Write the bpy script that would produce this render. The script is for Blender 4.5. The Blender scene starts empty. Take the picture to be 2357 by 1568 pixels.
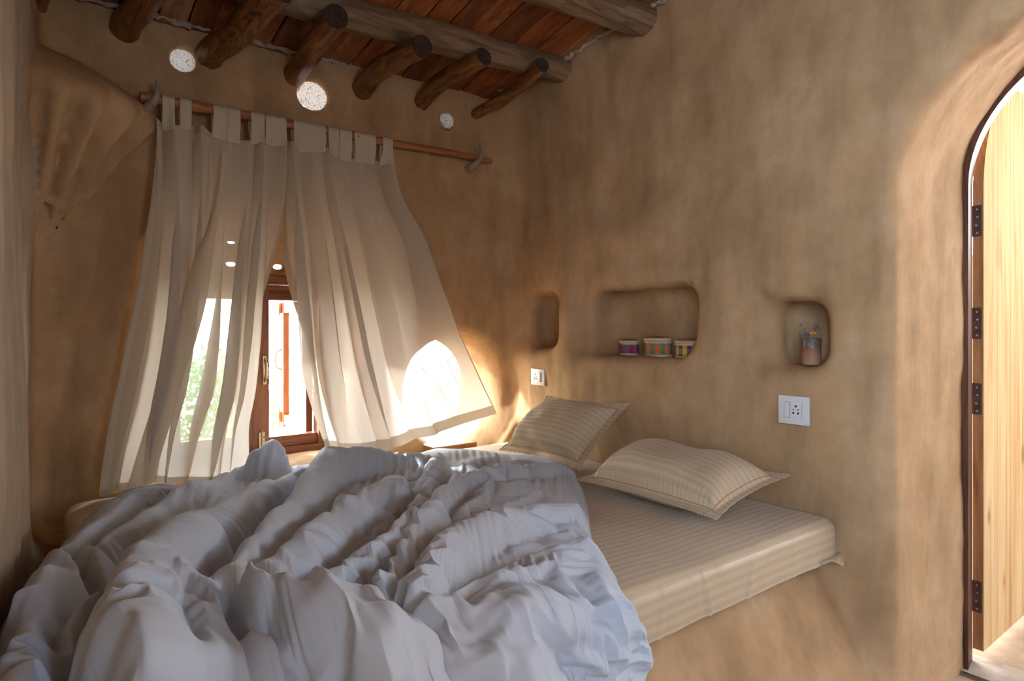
import bpy, bmesh, math, random
import numpy as np
from mathutils import Vector, Matrix

random.seed(7)
RNG = np.random.default_rng(11)
C = bpy.context.scene.collection
SC = bpy.context.scene

# ------------------------------------------------------------------ camera
CAMZ = 1.34
FPX = 1465.0                      # focal length in pixels of the 2357 px wide frame
HOR = 750.0                       # the horizon's row
YAW = math.radians(37.4)
cam_d = bpy.data.cameras.new('camera')
cam = bpy.data.objects.new('camera', cam_d)
C.objects.link(cam)
cam.location = (0, 0, CAMZ)
cam.rotation_euler = (math.pi / 2, 0, -YAW)
cam_d.sensor_width = 36.0
cam_d.lens = 36.0 * FPX / 2357.0
cam_d.shift_y = (HOR - 784.0) / 2357.0
cam_d.clip_start = 0.03
SC.camera = cam
FW = np.array([math.sin(YAW), math.cos(YAW), 0.0])
RT = np.array([math.cos(YAW), -math.sin(YAW), 0.0])


def ray(px, py):
    return FW + RT * ((px - 1178.5) / FPX) - np.array([0, 0, 1.0]) * ((py - HOR) / FPX)


def on_z(px, py, z):
    d = ray(px, py)
    t = (z - CAMZ) / d[2]
    return np.array([0, 0, CAMZ]) + d * t


def on_y(px, py, y):
    d = ray(px, py)
    return np.array([0, 0, CAMZ]) + d * (y / d[1])


def on_x(px, py, x):
    d = ray(px, py)
    return np.array([0, 0, CAMZ]) + d * (x / d[0])


# ------------------------------------------------------------------ world, lights, exposure
SC.view_settings.view_transform = 'Standard'
SC.view_settings.look = 'None'
SC.view_settings.gamma = 1.0
SC.view_settings.use_curve_mapping = False
SC.view_settings.exposure = 0.58
SC.cycles.use_denoising = True
SC.cycles.use_adaptive_sampling = True
SC.cycles.adaptive_threshold = 0.045
SC.cycles.max_bounces = 6
SC.cycles.diffuse_bounces = 3
SC.cycles.glossy_bounces = 2
SC.cycles.transmission_bounces = 4
SC.cycles.transparent_max_bounces = 8
SC.cycles.sample_clamp_indirect = 8.0
SC.cycles.caustics_reflective = False
SC.cycles.caustics_refractive = False

W = bpy.data.worlds.new('sky')
SC.world = W
W.use_nodes = True
wn, wl = W.node_tree.nodes, W.node_tree.links
wn.clear()
wo = wn.new('ShaderNodeOutputWorld')
wb = wn.new('ShaderNodeBackground')
wt = wn.new('ShaderNodeTexCoord')
wsep = wn.new('ShaderNodeSeparateXYZ')
wr = wn.new('ShaderNodeValToRGB')
wl.new(wt.outputs['Generated'], wsep.inputs[0])
wl.new(wsep.outputs['Z'], wr.inputs[0])
wr.color_ramp.elements[0].position = 0.0
wr.color_ramp.elements[0].color = (0.98, 0.97, 0.97, 1)
wr.color_ramp.elements[1].position = 0.7
wr.color_ramp.elements[1].color = (0.70, 0.84, 1.0, 1)
wy_ = wn.new('ShaderNodeValToRGB')
wy_.color_ramp.elements[0].position = 0.2
wy_.color_ramp.elements[0].color = (0.58, 0.82, 1.10, 1)
wy_.color_ramp.elements[1].position = 0.55
wy_.color_ramp.elements[1].color = (1, 1, 1, 1)
wmr = wn.new('ShaderNodeMapRange')
wmr.inputs['From Min'].default_value = -1.0
wad = wn.new('ShaderNodeMath')          # the sky is bluer away from the sunny side
wad.operation = 'ADD'
wl.new(wsep.outputs['X'], wad.inputs[0])
wl.new(wsep.outputs['Y'], wad.inputs[1])
wl.new(wad.outputs[0], wmr.inputs['Value'])
wl.new(wmr.outputs[0], wy_.inputs[0])
wmx = wn.new('ShaderNodeMix')
wmx.data_type = 'RGBA'
wmx.blend_type = 'MULTIPLY'
wmx.inputs[0].default_value = 1.0
wl.new(wr.outputs[0], wmx.inputs[6])
wl.new(wy_.outputs[0], wmx.inputs[7])
wl.new(wmx.outputs[2], wb.inputs['Color'])
wb.inputs["Strength"].default_value = 17.0
wl.new(wb.outputs[0], wo.inputs[0])


def area_light(name, loc, rot, sx, sy, power, col, portal=False, spread=180):
    d = bpy.data.lights.new(name, 'AREA')
    d.shape = 'RECTANGLE'
    d.size = sx
    d.size_y = sy
    d.energy = power
    d.color = col
    d.spread = math.radians(spread)
    if portal:
        d.cycles.is_portal = True
    o = bpy.data.objects.new(name, d)
    C.objects.link(o)
    o.location = loc
    o.rotation_euler = rot
    return o


# portals: they emit nothing, they only tell the sampler where the sky enters the room
area_light('sky_portal_window', (0.92, 3.64, 1.15), (math.radians(-90), 0, 0), 1.1, 1.1, 1, (1, 1, 1), True)
area_light('sky_portal_round', (2.0, 3.66, 0.95), (math.radians(-90), 0, 0), 0.7, 0.7, 1, (1, 1, 1), True)
area_light('sky_portal_door', (3.03, 0.4, 1.3), (0, math.radians(90), 0), 2.5, 1.1, 1, (1, 1, 1), True)
# rear window, and the unseen side opening added to brighten the headboard wall
area_light('sky_portal_side', (-0.66, -0.75, 1.65), (0, math.radians(-90), 0), 1.35, 1.6, 1, (1, 1, 1), True)
area_light('sky_portal_rear', (0.60, -1.99, 1.62), (math.radians(90), 0, 0), 0.9, 1.05, 1, (1, 1, 1), True)
# hazy sun outside the window wall
sd = bpy.data.lights.new('sun', 'SUN')
sd.energy = 8.0
sd.angle = math.radians(3)
sd.color = (0.93, 0.96, 1.0)
so = bpy.data.objects.new('sun', sd)
C.objects.link(so)
so.rotation_euler = Vector((0.50, -0.60, -0.40)).normalized().to_track_quat('-Z', 'Y').to_euler()


# ------------------------------------------------------------------ helpers
def tag(o, label=None, cat=None, group=None, kind=None):
    if label: o['label'] = label
    if cat: o['category'] = cat
    if group: o['group'] = group
    if kind: o['kind'] = kind
    return o


def empty(name, loc=(0, 0, 0), rot=(0, 0, 0)):
    o = bpy.data.objects.new(name, None)
    C.objects.link(o)
    o.location = loc
    o.rotation_euler = rot
    o.empty_display_size = 0.05
    return o


def mesh_obj(name, verts, faces, mat=None, parent=None, smooth=True, uv=None, normals=None, mats=None, fmat=None):
    me = bpy.data.meshes.new(name)
    me.from_pydata(np.asarray(verts, float).tolist(), [], faces if isinstance(faces, list) else np.asarray(faces).tolist())
    me.update()
    if smooth:
        me.polygons.foreach_set('use_smooth', [True] * len(me.polygons))
    if uv is not None:
        l = me.uv_layers.new(name='UVMap')
        vi = np.empty(len(me.loops), dtype=np.int32)
        me.loops.foreach_get('vertex_index', vi)
        l.data.foreach_set('uv', np.asarray(uv, np.float32)[vi].ravel())
    for m in (mats or ([mat] if mat else [])):
        me.materials.append(m)
    if fmat is not None:
        me.polygons.foreach_set('material_index', fmat)
    if normals is not None:
        me.normals_split_custom_set_from_vertices(np.asarray(normals, float).tolist())
    o = bpy.data.objects.new(name, me)
    C.objects.link(o)
    if parent: o.parent = parent
    return o


class MB:
    """collects simple shapes into one mesh"""
    def __init__(s):
        s.v = []; s.f = []

    def add(s, vs, fs):
        b = len(s.v)
        s.v.extend([tuple(map(float, p)) for p in vs])
        s.f.extend([tuple(int(i) + b for i in f) for f in fs])
        return s

    def box(s, lo, hi, M=None, bev=0.0):
        bm = bmesh.new()
        bmesh.ops.create_cube(bm, size=1.0)
        for v in bm.verts:
            v.co = Vector([lo[k] + (v.co[k] + 0.5) * (hi[k] - lo[k]) for k in range(3)])
        if bev > 0:
            bmesh.ops.bevel(bm, geom=list(bm.edges), offset=bev, segments=2, affect='EDGES', profile=0.6)
        if M is not None:
            bmesh.ops.transform(bm, matrix=M, verts=bm.verts)
        bm.verts.index_update()
        s.add([v.co[:] for v in bm.verts], [[v.index for v in f.verts] for f in bm.faces])
        bm.free()
        return s

    def tube(s, pts, rad, n=12, caps=True, noise=0.0, rng=None, squash=None):
        pts = [np.array(p, float) for p in pts]
        k = len(pts)
        rad = [rad] * k if np.isscalar(rad) else list(rad)
        vs = []
        prev = None
        for i in range(k):
            t = pts[min(i + 1, k - 1)] - pts[max(i - 1, 0)]
            t /= max(np.linalg.norm(t), 1e-9)
            if prev is None:
                a = np.array([0, 0, 1.0]) if abs(t[2]) < 0.9 else np.array([1.0, 0, 0])
            else:
                a = prev
            n1 = a - t * np.dot(a, t)
            n1 /= np.linalg.norm(n1)
            prev = n1
            n2 = np.cross(t, n1)
            for j in range(n):
                th = 2 * math.pi * j / n
                r = rad[i]
                if noise and rng is not None:
                    r *= 1 + noise * rng[j % len(rng)] + noise * 0.5 * math.sin(i * 1.7 + j * 2.3)
                vs.append(pts[i] + r * (math.cos(th) * n1 + math.sin(th) * n2))
        fs = []
        for i in range(k - 1):
            for j in range(n):
                j2 = (j + 1) % n
                fs.append((i * n + j, i * n + j2, (i + 1) * n + j2, (i + 1) * n + j))
        if caps:
            fs.append(tuple(range(n))[::-1])
            fs.append(tuple((k - 1) * n + j for j in range(n)))
        return s.add(vs, fs)

    def lathe(s, prof, n=32, c=(0, 0, 0), sx=1, sy=1):
        vs = []
        for r, z in prof:
            for j in range(n):
                th = 2 * math.pi * j / n
                vs.append((c[0] + r * sx * math.cos(th), c[1] + r * sy * math.sin(th), c[2] + z))
        fs = []
        for i in range(len(prof) - 1):
            for j in range(n):
                j2 = (j + 1) % n
                fs.append((i * n + j, i * n + j2, (i + 1) * n + j2, (i + 1) * n + j))
        return s.add(vs, fs)

    def prism(s, poly, axis, a, b):
        """extrude a 2D outline along an axis (0,1,2) from a to b"""
        n = len(poly)
        def P(p, h):
            q = list(p); q.insert(axis, h); return q
        vs = [P(p, a) for p in poly] + [P(p, b) for p in poly]
        fs = [tuple(range(n))[::-1], tuple(range(n, 2 * n))]
        for i in range(n):
            j = (i + 1) % n
            fs.append((i, j, n + j, n + i))
        return s.add(vs, fs)

    def build(s, name, mat=None, parent=None, smooth=False):
        o = mesh_obj(name, s.v, s.f, mat, parent, smooth)
        bm = bmesh.new(); bm.from_mesh(o.data)
        bmesh.ops.recalc_face_normals(bm, faces=bm.faces)
        bm.to_mesh(o.data); bm.free()
        if smooth:
            o.data.polygons.foreach_set('use_smooth', [True] * len(o.data.polygons))
            try:
                o.data.set_sharp_from_angle(angle=math.radians(40))
            except Exception:
                pass
        return o


_T = np.random.default_rng(5).random((32, 32, 32)).astype(np.float32) * 2 - 1


def noise3(p, f=1.0, seed=0):
    """value noise on an array (...,3), result about -1..1"""
    q = np.asarray(p, np.float32) * np.asarray(f, np.float32) + np.float32(seed * 7.31)
    i = np.floor(q).astype(np.int32)
    t = q - i
    t = t * t * (3 - 2 * t)
    i0 = i & 31
    i1 = (i + 1) & 31
    x0, y0, z0 = i0[..., 0], i0[..., 1], i0[..., 2]
    x1, y1, z1 = i1[..., 0], i1[..., 1], i1[..., 2]
    tx, ty, tz = t[..., 0], t[..., 1], t[..., 2]
    a = _T[x0, y0, z0] * (1 - tx) + _T[x1, y0, z0] * tx
    b = _T[x0, y1, z0] * (1 - tx) + _T[x1, y1, z0] * tx
    c = _T[x0, y0, z1] * (1 - tx) + _T[x1, y0, z1] * tx
    d = _T[x0, y1, z1] * (1 - tx) + _T[x1, y1, z1] * tx
    return (a * (1 - ty) + b * ty) * (1 - tz) + (c * (1 - ty) + d * ty) * tz


def fbm(p, f, octv=3, seed=0, gain=0.5):
    s = 0; a = 1.0; f = np.asarray(f, np.float32)
    for k in range(octv):
        s = s + a * noise3(p, f * (2.03 ** k), seed + k)
        a *= gain
    return s


def grid_faces(n, m, wrap=False):
    i, j = np.meshgrid(np.arange(n - 1), np.arange(m if wrap else m - 1), indexing='ij')
    j2 = (j + 1) % m
    return np.stack([i * m + j, (i + 1) * m + j, (i + 1) * m + j2, i * m + j2], -1).reshape(-1, 4)


def grid_normals(P):
    du = np.gradient(P, axis=0)
    dv = np.gradient(P, axis=1)
    n = np.cross(du, dv)
    return n / np.maximum(np.linalg.norm(n, axis=-1, keepdims=True), 1e-9)


def wrinkle(T, strain_u, strain_v, k_found, iters=200, bend=0.25, seed=1, amp=0.004, freq=18.0, sign=1.0, floor=None, kt=0.02):
    """T: (n,m,3) resting shape of a filled cloth. Its cover is longer than the filling by the
    given strains, so it buckles into wrinkles: a relaxation of edge lengths on a soft bed."""
    X = T.astype(np.float32).copy()
    N = (grid_normals(T) * sign).astype(np.float32)
    T = T.astype(np.float32)
    X += N * (amp * fbm(T, freq, 3, seed))[..., None]
    def dist(A, sl1, sl2):
        return np.linalg.norm(A[sl1] - A[sl2], axis=-1)
    S = np.s_
    prs = [(S[1:, :], S[:-1, :], strain_u), (S[:, 1:], S[:, :-1], strain_v),
           (S[1:, 1:], S[:-1, :-1], (strain_u + strain_v) / 2), (S[1:, :-1], S[:-1, 1:], (strain_u + strain_v) / 2)]
    cons = []
    for kk, (a, b, e) in enumerate(prs):
        L = dist(T, a, b)
        ee = e if np.isscalar(e) else 0.5 * (e[a] + e[b])
        cons.append((a, b, (L * (1 + ee)).astype(np.float32), np.float32(0.9 if kk < 2 else 1.1)))
    kf = k_found if np.isscalar(k_found) else k_found[..., None]
    V = np.zeros_like(X)
    for it in range(iters):
        D = np.zeros_like(X)
        for a, b, L, wgt in cons:
            d = X[a] - X[b]
            l = np.sqrt((d * d).sum(-1)) + 1e-9
            c = (0.5 * (L - l) / l)[..., None] * d
            c = c * wgt
            D[a] += c
            D[b] -= c
        D *= 0.45
        # bending: smooth along each direction
        B = np.zeros_like(X)
        B[1:-1] += 0.5 * (X[2:] + X[:-2]) - X[1:-1]
        B[:, 1:-1] += 0.5 * (X[:, 2:] + X[:, :-2]) - X[:, 1:-1]
        D += bend * B
        # soft foundation along the normal, weak along the surface
        d = T - X
        dn = (d * N).sum(-1, keepdims=True)
        D += kf * dn * N + kt * (d - dn * N)
        V = 0.82 * V + D
        X = X + 0.6 * V
        if floor is not None:
            X[..., 2] = np.maximum(X[..., 2], floor)
    return X.astype(np.float64)


def upres(A, n, m):
    """cubic upsampling of a coarse (a,b,3) sheet to (n,m,3)"""
    def one(A, n):
        a = np.linspace(0, A.shape[0] - 1, n); i = np.clip(a.astype(int), 0, A.shape[0] - 2); f = (a - i)[:, None, None]
        B = A[np.maximum(i - 1, 0)], A[i], A[i + 1], A[np.minimum(i + 2, A.shape[0] - 1)]
        return 0.5 * (2 * B[1] + (B[2] - B[0]) * f + (2 * B[0] - 5 * B[1] + 4 * B[2] - B[3]) * f * f + (3 * B[1] - B[0] - 3 * B[2] + B[3]) * f ** 3)
    return one(one(A, n).transpose(1, 0, 2), m).transpose(1, 0, 2)


# ------------------------------------------------------------------ materials
class NT:
    def __init__(s, name):
        s.m = bpy.data.materials.new(name)
        s.m.use_nodes = True
        s.n = s.m.node_tree.nodes
        s.l = s.m.node_tree.links
        s.n.clear()
        s.out = s.n.new('ShaderNodeOutputMaterial')

    def node(s, t, **kw):
        n = s.n.new(t)
        for k, v in kw.items():
            if k.startswith('_'):
                setattr(n, k[1:], v)
            else:
                n.inputs[k.replace('__', ' ')].default_value = v
        return n

    def link(s, a, b):
        s.l.new(a, b)

    def coord(s, kind='Object', scale=(1, 1, 1), rot=(0, 0, 0)):
        t = s.n.new('ShaderNodeTexCoord')
        mp = s.n.new('ShaderNodeMapping')
        mp.inputs['Scale'].default_value = scale
        mp.inputs['Rotation'].default_value = rot
        s.link(t.outputs[kind], mp.inputs['Vector'])
        return mp.outputs[0]

    def noise(s, vec, scale, detail=4, rough=0.55, dist=0.0):
        n = s.node('ShaderNodeTexNoise', Scale=scale, Detail=detail, Roughness=rough, Distortion=dist)
        s.link(vec, n.inputs['Vector'])
        return n.outputs['Fac']

    def ramp(s, fac, stops):
        r = s.n.new('ShaderNodeValToRGB')
        e = r.color_ramp.elements
        while len(e) > 1: e.remove(e[-1])
        e[0].position = stops[0][0]; e[0].color = (*stops[0][1], 1)
        for p, c in stops[1:]:
            x = e.new(p); x.color = (*c, 1)
        s.link(fac, r.inputs[0])
        return r.outputs[0]

    def mix(s, fac, a, b, mode='MIX'):
        m = s.n.new('ShaderNodeMix')
        m.data_type = 'RGBA'
        m.blend_type = mode
        for k, v in ((0, fac), (6, a), (7, b)):
            if hasattr(v, 'is_linked') or hasattr(v, 'links'):
                s.link(v, m.inputs[k])
            elif k == 0:
                m.inputs[0].default_value = v
            else:
                m.inputs[k].default_value = (*v, 1)
        return m.outputs[2]

    def math(s, op, a, b=0.0, clamp=False):
        m = s.n.new('ShaderNodeMath')
        m.operation = op
        m.use_clamp = clamp
        for k, v in ((0, a), (1, b)):
            if hasattr(v, 'links'):
                s.link(v, m.inputs[k])
            else:
                m.inputs[k].default_value = v
        return m.outputs[0]

    def bump(s, h, strength=0.3, dist=0.01, prev=None):
        b = s.node('ShaderNodeBump', Strength=strength, Distance=dist)
        s.link(h, b.inputs['Height'])
        if prev is not None: s.link(prev, b.inputs['Normal'])
        return b.outputs[0]

    def bsdf(s, col=None, rough=0.8, spec=0.3, normal=None, sheen=0.0, metal=0.0):
        b = s.n.new('ShaderNodeBsdfPrincipled')
        if col is not None:
            if hasattr(col, 'links'): s.link(col, b.inputs['Base Color'])
            else: b.inputs['Base Color'].default_value = (*col, 1)
        if hasattr(rough, 'links'): s.link(rough, b.inputs['Roughness'])
        else: b.inputs['Roughness'].default_value = rough
        b.inputs['Specular IOR Level'].default_value = spec
        b.inputs['Sheen Weight'].default_value = sheen
        b.inputs['Metallic'].default_value = metal
        if normal is not None: s.link(normal, b.inputs['Normal'])
        return b

    def done(s, sh):
        s.link(sh.outputs[0] if hasattr(sh, 'outputs') else sh, s.out.inputs['Surface'])
        return s.m


def mat_cob(name, base, dark, light, strokes=(9, 9, 2.2)):
    t = NT(name)
    o = t.coord('Object')
    os_ = t.coord('Object', strokes)
    big = t.noise(o, 2.6, 4, 0.68)
    st = t.noise(os_, 0.9, 4, 0.62)
    fine = t.noise(o, 60, 3, 0.75)
    c = t.ramp(big, [(0.3, dark), (0.52, base), (0.72, light)])
    c2 = t.ramp(st, [(0.33, (0.80, 0.78, 0.76)), (0.5, (1, 1, 1)), (0.67, (1.14, 1.12, 1.08))])
    c = t.mix(0.75, c, c2, 'MULTIPLY')
    # dark specks and straw
    sp = t.noise(t.coord('Object', (1, 1, 2.2)), 150, 1, 0.5)
    spm = t.ramp(sp, [(0.70, (0, 0, 0)), (0.76, (0.8, 0.8, 0.8))])
    patch = t.ramp(big, [(0.52, (0.12,) * 3), (0.66, (1, 1, 1))])
    spk = t.mix(1.0, spm, patch, 'MULTIPLY')
    c = t.mix(spk, c, tuple(x * 0.55 for x in dark))
    h = t.math('ADD', t.math('MULTIPLY', st, 0.9), t.math('MULTIPLY', fine, 0.22))
    h = t.math('SUBTRACT', h, t.math('MULTIPLY', spk, 0.25))
    nb = t.bump(h, 0.55, 0.013)
    return t.done(t.bsdf(c, 0.88, 0.18, nb))


def mat_wood(name, cols, scale=(14, 1.2, 14), rough=0.5, bump=0.3, kind='Object', spec=0.35, knots=False, attr=None):
    t = NT(name)
    v = t.coord(kind, scale)
    g = t.noise(v, 1.6, 6, 0.62, 1.1)
    f = t.noise(t.coord(kind, tuple(s * 4 for s in scale)), 2.0, 4, 0.6, 0.3)
    c = t.ramp(g, [(0.28, cols[0]), (0.47, cols[1]), (0.68, cols[2])])
    c = t.mix(t.ramp(f, [(0.3, (0.35,) * 3), (0.7, (0,) * 3)]), c, cols[0])
    if attr:
        a = t.node('ShaderNodeAttribute', _attribute_name=attr)
        c = t.mix(1.0, c, a.outputs['Color'], 'MULTIPLY')
    if knots:
        vo = t.node('ShaderNodeTexVoronoi', Scale=1.0)
        t.link(t.coord(kind, knots), vo.inputs['Vector'])
        k = t.ramp(vo.outputs['Distance'], [(0.0, (1,) * 3), (0.07, (0.9,) * 3), (0.10, (0.25,) * 3), (0.16, (0,) * 3)])
        c = t.mix(k, c, tuple(x * 0.8 for x in cols[0]))
    h = t.math('ADD', g, t.math('MULTIPLY', f, 0.6))
    return t.done(t.bsdf(c, rough, spec, t.bump(h, bump, 0.006)))


def mat_plain(name, col, rough=0.6, spec=0.4, metal=0.0, nscale=0, namp=0.15):
    t = NT(name)
    c = col
    if nscale:
        n = t.noise(t.coord('Object'), nscale, 4)
        c = t.ramp(n, [(0.3, tuple(x * (1 - namp) for x in col)), (0.7, tuple(min(1, x * (1 + namp)) for x in col))])
    return t.done(t.bsdf(c, rough, spec, None, 0, metal))


M = {}
M['cob'] = mat_cob('cob_plaster', (0.475, 0.288, 0.146), (0.37, 0.215, 0.103), (0.565, 0.370, 0.205))
M['cob_grey'] = mat_cob('cob_plaster_grey', (0.44, 0.33, 0.235), (0.37, 0.27, 0.19), (0.50, 0.385, 0.28))
M['floor'] = mat_cob('earth_floor', (0.42, 0.29, 0.18), (0.30, 0.20, 0.12), (0.52, 0.38, 0.25), (3, 3, 3))
M['log'] = mat_wood('peeled_log', [(0.045, 0.016, 0.006), (0.21, 0.075, 0.02), (0.42, 0.18, 0.06)], (16, 2.2, 16), 0.42, 0.5)
M['logend'] = mat_wood('sawn_log_end', [(0.02, 0.012, 0.008), (0.05, 0.03, 0.02), (0.09, 0.055, 0.035)], (20, 20, 20), 0.8, 0.4)
M['beam'] = mat_wood('old_beam', [(0.08, 0.045, 0.022), (0.21, 0.125, 0.068), (0.36, 0.235, 0.14)], (1.4, 14, 14), 0.55, 0.6)
M['plank'] = mat_wood('ceiling_board', [(0.14, 0.038, 0.012), (0.36, 0.115, 0.035), (0.50, 0.20, 0.075)], (11, 0.9, 11), 0.42, 0.25, attr='tint')
M['frame'] = mat_wood('red_brown_timber', [(0.10, 0.03, 0.012), (0.24, 0.08, 0.032), (0.36, 0.14, 0.06)], (12, 12, 1.2), 0.38, 0.2)
M['frame_h'] = mat_wood('red_brown_timber_rail', [(0.10, 0.03, 0.012), (0.24, 0.08, 0.032), (0.38, 0.15, 0.06)], (1.2, 12, 12), 0.38, 0.2)
M['pine'] = mat_wood('pine_door', [(0.48, 0.25, 0.09), (0.66, 0.43, 0.20), (0.74, 0.53, 0.28)], (9, 9, 0.55), 0.85, 0.12, spec=0.04, knots=(4.2, 4.2, 2.1))
M['pine_edge'] = mat_wood('pine_door_edge', [(0.16, 0.06, 0.02), (0.33, 0.15, 0.055), (0.45, 0.24, 0.10)], (14, 14, 1.2), 0.45, 0.2)
M['doorframe'] = mat_wood('dark_door_frame', [(0.04, 0.015, 0.008), (0.11, 0.04, 0.018), (0.18, 0.07, 0.03)], (14, 14, 1.2), 0.5, 0.2)
M['rod'] = mat_wood('curtain_rod_wood', [(0.18, 0.055, 0.018), (0.40, 0.15, 0.055), (0.52, 0.24, 0.10)], (1.5, 20, 20), 0.4, 0.2)
M['driftwood'] = mat_wood('grey_driftwood', [(0.16, 0.11, 0.07), (0.33, 0.25, 0.17), (0.46, 0.37, 0.27)], (16, 16, 5), 0.8, 0.5)
M['sillwood'] = mat_wood('orange_sill_board', [(0.30, 0.11, 0.03), (0.52, 0.23, 0.075), (0.62, 0.33, 0.13)], (1.5, 14, 14), 0.5, 0.2)
M['white_plastic'] = mat_plain('white_plastic', (0.70, 0.66, 0.63), 0.3, 0.5)
M['socket_dark'] = mat_plain('socket_opening', (0.02, 0.018, 0.016), 0.7, 0.2)
M['brass'] = mat_plain('aged_brass', (0.50, 0.38, 0.20), 0.35, 0.5, 0.9)
M['hinge'] = mat_plain('rusty_hinge', (0.09, 0.045, 0.03), 0.55, 0.4, 0.5, 30, 0.4)
M['screw'] = mat_plain('steel_screw', (0.45, 0.40, 0.36), 0.35, 0.5, 0.9)

# ------------------------------------------------------------------ the cob shell: one signed field, cut into walls
YW, XR = 3.15, 2.36               # inner faces of the window wall and the headboard wall
TB, TR = 0.42, 0.60               # wall thicknesses
H0 = 0.02
AX = np.arange(-0.62, 3.12, H0, dtype=np.float32)
AY = np.arange(-0.62, 3.70, H0, dtype=np.float32)
AZ = np.arange(-0.12, 3.10, H0, dtype=np.float32)


def smin(a, b, k):
    h = np.clip(0.5 + 0.5 * (b - a) / k, 0, 1)
    return b * (1 - h) + a * h - k * h * (1 - h)


def smax(a, b, k):
    return -smin(-a, -b, k)


def rbox(X, Y, Z, c, h, r):
    qx = np.abs(X - c[0]) - (h[0] - r)
    qy = np.abs(Y - c[1]) - (h[1] - r)
    qz = np.abs(Z - c[2]) - (h[2] - r)
    o = np.sqrt(np.maximum(qx, 0) ** 2 + np.maximum(qy, 0) ** 2 + np.maximum(qz, 0) ** 2)
    return o + np.minimum(np.maximum(qx, np.maximum(qy, qz)), 0) - r


def left_x(y):
    return 0.03 - 0.057 * (3.15 - y)


DOOR_C, DOOR_R, DOOR_SPR = 0.40, 0.50, 1.88     # door arch: centre y, radius, springing height


def prim_back(X, Y, Z):
    w = YW + 0.035 * np.sin(X * 2.1 + 0.4) * np.clip((Z - 0.7) / 1.5, 0, 1) - 0.02
    return np.maximum(w - Y, Y - (YW + TB))


def prim_right(X, Y, Z):
    w = XR + 0.02 * np.sin(Y * 2.3 + Z * 1.1) - 0.05 * np.clip((0.6 - Z) / 0.6, 0, 1)
    # swelling of the plaster around the niches
    w = w - 0.045 * np.exp(-((Z - 1.22) / 0.42) ** 2) * np.exp(-((Y - 2.15) / 0.75) ** 2)
    # hand-moulded swellings: a ridge right of the middle niche, a hump above it, a soft brow
    w = w - 0.030 * np.exp(-((Y - 1.60) / 0.075) ** 2) * np.exp(-((Z - 1.38) / 0.36) ** 2)
    w = w - 0.030 * np.exp(-((Y - 1.66) / 0.16) ** 2 - ((Z - 1.78) / 0.12) ** 2)
    w = w - 0.022 * np.exp(-((Y - 2.30) / 0.5) ** 2 - ((Z - 1.80) / 0.10) ** 2)
    w = w + 0.018 * np.exp(-((Y - 1.02) / 0.10) ** 2) * np.exp(-((Z - 1.4) / 0.5) ** 2)
    w = w - 0.018 * np.exp(-((Y - 2.58) / 0.07) ** 2) * np.exp(-((Z - 1.35) / 0.3) ** 2)
    return np.maximum(w - X, X - (XR + TR))


def prim_left(X, Y, Z):
    w = left_x(Y) + 0.012 * np.sin(Y * 3 + Z * 2)
    return np.maximum(X - w, (left_x(Y) - 0.35) - X)


def prim_bed(X, Y, Z):
    yf = 1.17 - 0.30 * np.clip((0.5 - Z) / 0.5, 0, 1.2) ** 1.3
    return smax(smax(yf - Y, Z - 0.50, 0.07), np.maximum(X - 2.7, -0.3 - X), 0.02)


def prim_corbel(X, Y, Z):
    x = X - (left_x(Y) - 0.02)
    y = (YW + 0.02) - Y
    t = np.clip((Z - 1.60) / 0.62, 0, 1.4)
    th = np.arctan2(np.maximum(y, 0), np.maximum(x, 1e-3))
    R = 0.03 + 0.40 * t ** 1.05 + 0.03 * np.clip((t - 0.7) / 0.3, 0, 1)
    fl = 0.9 * (2 * np.abs(np.cos(th * 9.5 + 0.4)) - 1) * (0.008 + 0.100 * np.clip(t, 0, 1)) * np.clip(1.3 - t, 0, 1)
    r = np.sqrt(x * x + (y * 1.15) ** 2)
    side = (r - R - fl) * 0.8
    # domed top that runs down from the corner to the rim
    top = Z - (2.44 - 0.9 * np.maximum(r - 0.05, 0) ** 1.6 - 0.05 * (r > 9))
    return smax(smax(side, top, 0.09), 1.58 - Z, 0.03)


def niche(X, Y, Z, y0, y1, z0, z1, depth, r):
    return rbox(X, Y, Z, (XR + depth * 0.5 - 0.25, (y0 + y1) / 2, (z0 + z1) / 2),
                (depth * 0.5 + 0.25, (y1 - y0) / 2, (z1 - z0) / 2), r)


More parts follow.
